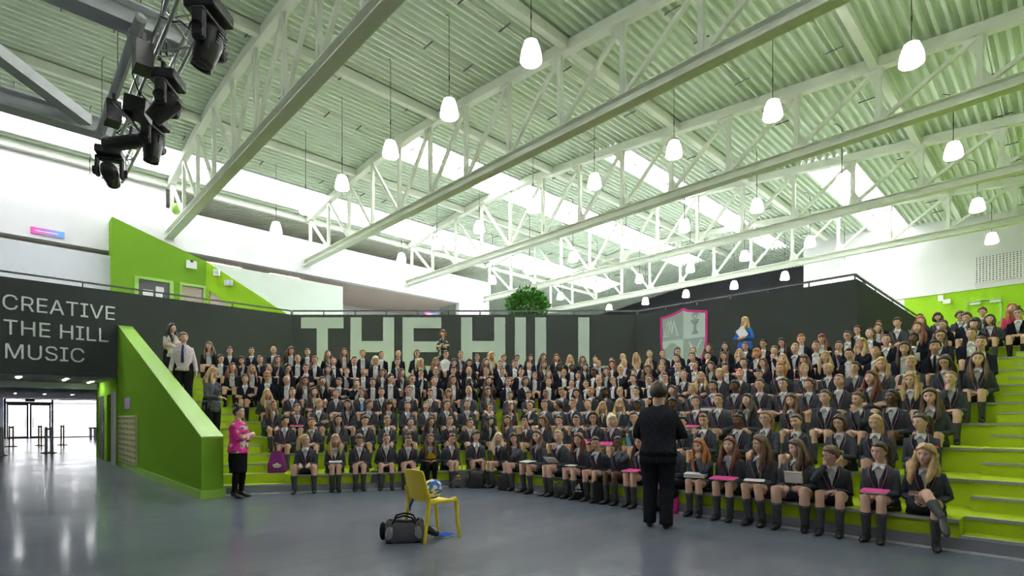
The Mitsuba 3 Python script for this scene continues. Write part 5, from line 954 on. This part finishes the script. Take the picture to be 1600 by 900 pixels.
def seat_solve(s, n, sp, u=None):
    k, px, yaw = s['k'], s['px'], sp['yaw']
    n_, d_ = (N1, dist1(k)) if s['side'] == 'L' else (EX, dist2(k)); t_ = np.array([-n_[1], n_[0]]); v = FWD + (px - 800) / FOC * RGT; sc, R = 1.0, rot('z', yaw); sp['lean'] = sp['lean0']
    for it in range(3):                                  # the head lies on its line of sight, the seat on its tier
        o = (R @ head_local(sp['lean']))[:2] * sc; p0 = n_ * (d_ + .20 + .025 * ((n * 37) % 10) / 10)
        u_, lam = np.linalg.solve(np.stack([t_, -v], 1), -(p0 + o)); lam = lam if u is None else (p0 + t_ * u + o) @ FWD; zh = EYE + (HOR - s['py']) / FOC * lam - RISE * k
        sc = float(np.clip(zh / .692, .94, 1.11))
        while zh / sc < head_local(sp['lean'])[2] - .004 and sp['lean'] < .55: sp['lean'] += .01
    s['u'] = u_ if u is None else u; sp['sc'] = sc; sp['riser'] = RISE / sc; sp['pos'] = (*(p0 + t_ * s['u']), RISE * k + .004)
todo = []
for n, s in enumerate(sorted(studs, key=lambda s: (s['k'], s['ord']))):
    r = np.random.default_rng(1000 + n); k, px, fl = s['k'], s['px'], s['fl']; Z = s['Z']
    lod = 0 if Z < 8.6 else 1 if Z < 13.2 else 2
    face = -N1 if s['side'] == 'L' else -EX; yaw = math.atan2(face[1], face[0]) + r.normal(0, .07)
    tgt = SPK - s['p']; hy = (math.atan2(tgt[1], tgt[0]) - yaw + math.pi) % (2 * math.pi) - math.pi
    hy = float(np.clip(hy * r.uniform(.5, 1.0) + r.normal(0, .2), -1.0, 1.0))
    if r.random() < .15: hy = float(r.normal(0, .5))
    arms = 'chin' if 'c' in fl else 'face' if 'f' in fl else str(r.choice(['lap', 'under', 'knees', 'cross', 'book'], p=[.46, .26, .14, .10, .04]))
    grey = k <= 4 or (k == 5 and s['side'] == 'R' and px > 1055) or (k >= 9 and px > 1400 and r.random() < .7)
    sp = dict(seed=n + 1, lod=lod, yaw=yaw, hy=hy, hp=float(r.normal(.08, .10)), hr=float(r.normal(0, .07)), arms=arms, hair=(s['st'], s['co']), glasses='g' in fl, side=1 if r.random() < .5 else -1, lean=float(r.uniform(.06, .2)), tw=0., knee=float(r.uniform(.06, .11)), width=float(r.uniform(.95, 1.06)))
    for key in ('D3', 'D2', 'D'):
        if key in fl: sp['skin'] = key; break
    else: sp['skin'] = ''
    if grey:
        sp.update(outfit='blazer', cloth=tuple(np.array((.052, .059, .070)) * r.uniform(.8, 1.2)), piping=PIPE if Z < 15 else None, lower_cloth=(.042, .047, .055)); desc = 'grey blazer'
    else:
        o = 'shirt' if 'n' in fl else 'open' if 'w' in fl or r.random() < .42 else 'blazer' if r.random() < .5 else 'jumper'
        sp.update(outfit=o, vest=False, cloth=tuple(np.array((.014, .016, .024)) * r.uniform(.8, 1.3)), lower_cloth=(.012, .012, .015), sockc=(.02, .02, .024)); desc = {'shirt': 'white blouse', 'open': 'open dark blazer', 'blazer': 'dark blazer', 'jumper': 'dark jumper'}[o]
    if 't' in fl: sp.update(outfit='suit', vest=False, tie=(.012, .012, .016), cloth=(.014, .015, .019), female=False); desc = 'dark suit and tie'
    if 'q' in fl: sp.update(bow=(.75, .06, .26), bow_label='bright pink hair bow')
    if 'o' in fl: sp.update(bow=(.72, .68, .66), bow_label='white hair bow')
    if 'A' in fl: sp.update(outfit='top', cloth=(.60, .07, .16), lower='trousers', lower_cloth=(.03, .03, .035), arms='lap', hy=-.3); desc = 'bright pink top'
    if k == 1:
        q = min(FRONTROW, key=lambda c: abs(c - px)); sp.update(FRONTROW[q])
    sp['lean0'] = sp['lean']; seat_solve(s, n, sp); s['sc'] = sp['sc']
    extra = 'with pink hair bow' if 'q' in fl else 'with white hair bow' if 'o' in fl else 'wearing glasses' if 'g' in fl and lod < 2 else ARMW.get(sp['arms'], '')
    sp['label'] = f"person in {desc} {extra}, {ORD[s['ord']]} from left, {ROWN[k]} row"
    sp['group'] = 'people seated on the green steps'; todo.append((n, s, sp))
for it in range(60):                                    # neighbours on a step keep an elbow's room
    for k in rows:
        for sd in 'LR':
            q = sorted((s for s in rows[k] if s['side'] == sd), key=lambda s: s['u'])
            for a, b in zip(q[:-1], q[1:]):
                gap = .43 * (a['sc'] + b['sc']) / 2 - (b['u'] - a['u'])
                if gap > 0: a['u'] -= gap * .25; b['u'] += gap * .25
for n, s, sp in todo:
    seat_solve(s, n, sp, s['u']); t, g = person(sp); SPECS[int(round(s['px'])), s['k']] = g
# ---------------------------------------------------------------- things held or on laps
mat('yellow_card', (.70, .42, .03), .6); mat('pink_cover', (.62, .08, .28), .5); mat('purple_cover', (.10, .03, .13), .5); mat('green_cover', (.02, .10, .05), .5); mat('red_cover', (.35, .02, .04), .5); mat('sky_blue', (.10, .35, .60), .4)
def held(px, k, name, label, cat_, size, b, at=(.33, 0, .245), tilt=(0, .12, 0), pages=True, cover_only=False):
    q = min((c for c in SPECS if c[1] == k), key=lambda c: abs(c[0] - px)); g = SPECS[q]; R = rot('z', tilt[2]) @ rot('y', tilt[1]) @ rot('x', tilt[0])
    t = Thing(name, label, cat_); a = np.array(at, float); place_ = lambda m: g['out']((m[0] @ R.T + a, m[1]))
    t.part('pages' if pages else 'sheet', place_(rbox((0, 0, 0), size, min(.003, size[2] / 3), 6)), 'paper_white' if pages else b)
    if pages: t.part('cover', place_(rbox((0, 0, size[2] / 2 + .003), (size[0] + .008, size[1] + .008, .005), .002, 6)), b)
    return t, place_
held(524, 1, 'notebook', 'white notebook on the lap of the second person in the front row', 'notebook', (.16, .24, .012), 'paper_white')
held(674, 1, 'envelope', 'yellow envelope held by the front row person in dark tights', 'envelope', (.13, .22, .008), 'yellow_card', (.30, 0, .32), (0, -1.1, 0), False)
held(839, 1, 'paper_pad', 'pale pink sheets on a lap in the front row', 'paper', (.2, .28, .010), 'paper_white', (.34, 0, .25), (0, .1, 0), False)
held(872, 1, 'notebook', 'purple notebook held up in the front row', 'notebook', (.17, .24, .014), 'purple_cover', (.30, 0, .30), (0, -.6, .2))
held(904, 1, 'paper_pad', 'small white paper on a lap left of the carrier bag', 'paper', (.14, .2, .006), 'paper_white', (.34, 0, .25), (0, .1, 0), False)
held(998, 1, 'magazine', 'white and pink magazine on a lap beside the standing man', 'magazine', (.21, .28, .012), 'pink_cover')
held(1087, 1, 'paper_stack', 'thick pile of papers on a lap right of the standing man', 'papers', (.24, .30, .05), 'paper_white', (.30, 0, .26), (0, .05, .2))
held(1145, 1, 'magazine', 'open magazine with a pink stripe on a front row lap', 'magazine', (.21, .34, .010), 'pink_cover', (.34, 0, .245))
held(1193, 1, 'paper_pad', 'pale sheet with pink edge on a front row lap', 'paper', (.16, .24, .008), 'paper_white', (.32, .02, .245), (0, .1, .3), False)
held(1250, 1, 'exercise_book', 'yellow exercise book held against the chest in the front row', 'book', (.16, .21, .012), 'yellow_card', (.27, 0, .33), (0, -1.2, 0))
held(1380, 1, 'notebook', 'pink and green covered notebook on a lap near the right front row end', 'notebook', (.17, .26, .016), 'pink_cover')
held(1439, 1, 'notebook', 'brown notebook on the lap of the last person in the front row', 'notebook', (.15, .22, .014), 'wood_brown', (.30, -.03, .26))
held(929, 2, 'magazine', 'pink covered magazine on a second row lap', 'magazine', (.2, .28, .010), 'pink_cover')
held(952, 2, 'folder', 'black and pink folder on a second row lap', 'folder', (.22, .3, .02), 'pink_cover', (.33, 0, .25), (0, .2, .2))
held(1087, 3, 'folder', 'bright pink folder on a third row lap', 'folder', (.2, .26, .018), 'pink_cover')
held(464, 3, 'folder', 'dark folder with pink edge on a third row lap', 'folder', (.2, .28, .018), 'pink_cover')
held(1427.5, 7, 'book', 'dark green book held up high in the seventh row', 'book', (.18, .24, .02), 'green_cover', (.28, 0, .32), (0, -1.0, 0))
held(1251, 6, 'book', 'dark red book held in the sixth row', 'book', (.2, .28, .02), 'red_cover', (.34, 0, .26))
held(1116, 4, 'scarf_bundle', 'bundle of purple and white cloth on a fourth row lap', 'cloth', (.2, .22, .05), 'purple_cover', (.34, 0, .25))
held(1311.7, 2, 'glove_bundle', 'pale grey bundled gloves on a second row lap', 'gloves', (.1, .18, .05), 'steel_grey', (.30, 0, .27), (0, .1, 0), False)
q = SPECS[991, 2]; t = Thing('water_bottle', 'clear blue water bottle held on a second row lap', 'bottle'); bm = lathe([(.03, 0), (.033, .02), (.033, .12), (.028, .15), (.014, .175), (.013, .19)], 14); t.part('bottle', q['out']((bm[0] @ rot('y', .3).T + (.33, .02, .22), bm[1])), 'sky_blue', True); cm = lathe([(.015, .185), (.015, .21), (.008, .215)], 12); t.part('cap', q['out']((cm[0] @ rot('y', .3).T + (.33, .02, .22), cm[1])), 'paper_white', True)
q = SPECS[565, 4]; t = Thing('water_bottle', 'small blue water bottle held in the fourth row', 'bottle'); t.part('bottle', q['out']((bm[0] + (.30, .0, .24), bm[1])), 'sky_blue', True); t.part('cap', q['out']((cm[0] + (.30, .0, .24), cm[1])), 'paper_white', True)
# ---------------------------------------------------------------- adults standing round the seating
def ang(v): return math.atan2(v[1], v[0])
def flowers(c0, c1, c2, f=9., th=.2):
    def fn(V, seed):
        n = meshkit.noise(V * f + seed); m = meshkit.noise(V * f * 1.7 + seed + 9); c = np.repeat(np.array(c0)[None], len(V), 0); c[n > .62] = c1; c[(m > .68)] = c2; return c
    return fn
fd = math.cos(-.45) * FWD + math.sin(-.45) * -RGT * -1
person(dict(kind='stand', pos=(6.0, 3.60, 0), yaw=ang(.90 * FWD + .42 * RGT), hy=.12, hp=.12, arms='hold', lod=0, female=False, hair=('X', 'd'), outfit='suit', vest=False, cloth=(.021, .022, .027), lower='trousers', lower_cloth=(.017, .018, .022), sc=1.135, lean=.03, width=1.05, seed=900, shirt=(.55, .50, .62), stance=.02, label='man in dark suit standing on the floor with his back to the viewer'))
person(dict(kind='stand', pos=(2.98, 9.98, 0), yaw=ang(RGT * .95 - FWD * .12), hy=.1, arms='cross', lod=0, hair=('B', 'k'), outfit='top', cloth=(.60, .06, .25), pattern=flowers((.66, .05, .27), (.62, .52, .48), (.07, .07, .09), 13), skirt_z=.44, lower_cloth=(.010, .010, .011), tights=(.010, .010, .011), heels=True, sc=.985, lean=.0, seed=901, width=1.08, label='person in pink floral top and black skirt, arms crossed, beside the green parapet'))
person(dict(kind='stand', pos=(3.10, 14.35, RISE / 2 * 10), yaw=ang(RGT * .35 - FWD * .8), hy=.5, arms='down', lod=1, female=False, hair=('X', 'l'), outfit='shirt', shirt=(.60, .52, .58), tie=(.02, .03, .09), lower='trousers', lower_cloth=(.012, .012, .015), sc=1.08, lean=.0, seed=902, width=.94, label='man in pale shirt and dark blue tie standing on the left steps'))
person(dict(kind='stand', pos=(3.14, 15.75, RISE / 2 * 13), yaw=ang(RGT * .7 - FWD * .6), hy=.5, arms='cross', lod=1, hair=('L', 'k'), outfit='top', cloth=(.62, .58, .52), pattern=flowers((.62, .58, .54), (.40, .36, .34), (.66, .62, .58), 12), lower='trousers', lower_cloth=(.02, .02, .025), sc=1.02, lean=.0, seed=903, bow=(.55, .50, .45), bow_at=(0, 0, .115), bow_label='pale headband bow', label='person in cream patterned top, arms crossed, highest on the left steps'))
person(dict(kind='stand', pos=(3.17, 12.35, RISE / 2 * 5), yaw=ang(RGT * .85 - FWD * .35), hy=.6, hp=.3, arms='chin', side=1, lod=1, hair=('L', 'y'), outfit='cardigan', cloth=(.075, .08, .09), under=(.08, .085, .095), lower='trousers', lower_cloth=(.012, .012, .013), sc=1.0, lean=.05, seed=904, label='person in grey tweed jacket standing low on the left steps, hand raised'))
p = cw((692.5 - 800) / FOC * 17.85, 17.85)
person(dict(kind='stand', pos=(*p, RISE * 8), yaw=ang(-FWD), arms='cross', lod=1, hair=('O', 'a'), outfit='top', cloth=(.03, .03, .03), pattern=flowers((.022, .024, .028), (.45, .46, .40), (.10, .12, .10), 13), skirt_pattern=flowers((.022, .024, .028), (.45, .46, .40), (.10, .12, .10), 13), skirt_z=.42, sc=1.06, lean=0., seed=905, label='person in black floral dress, arms crossed, in front of the big letters'))
p = cw((1164 - 800) / FOC * 15.45, 15.45)
_, g = person(dict(kind='stand', pos=(*p, RISE * 8), yaw=ang(-EX * .8 - RGT * .3 - FWD * .2), hy=-.55, arms='hold', lod=1, hair=('L', 'y'), outfit='cardigan', cloth=(.045, .12, .42), under=(.36, .36, .34), skirt_z=.40, lower_cloth=(.02, .022, .04), sc=1.05, lean=0., seed=906, label='person in blue cardigan holding papers by the crest wall'))
m = rbox((0, 0, 0), (.012, .24, .30), .004, 6); single('papers', g['out']((m[0] @ rot('x', .6).T + g['Hc'] + (.15, .0, -.34), m[1])), 'paper_white', 'white papers held by the person in the blue cardigan', 'papers')
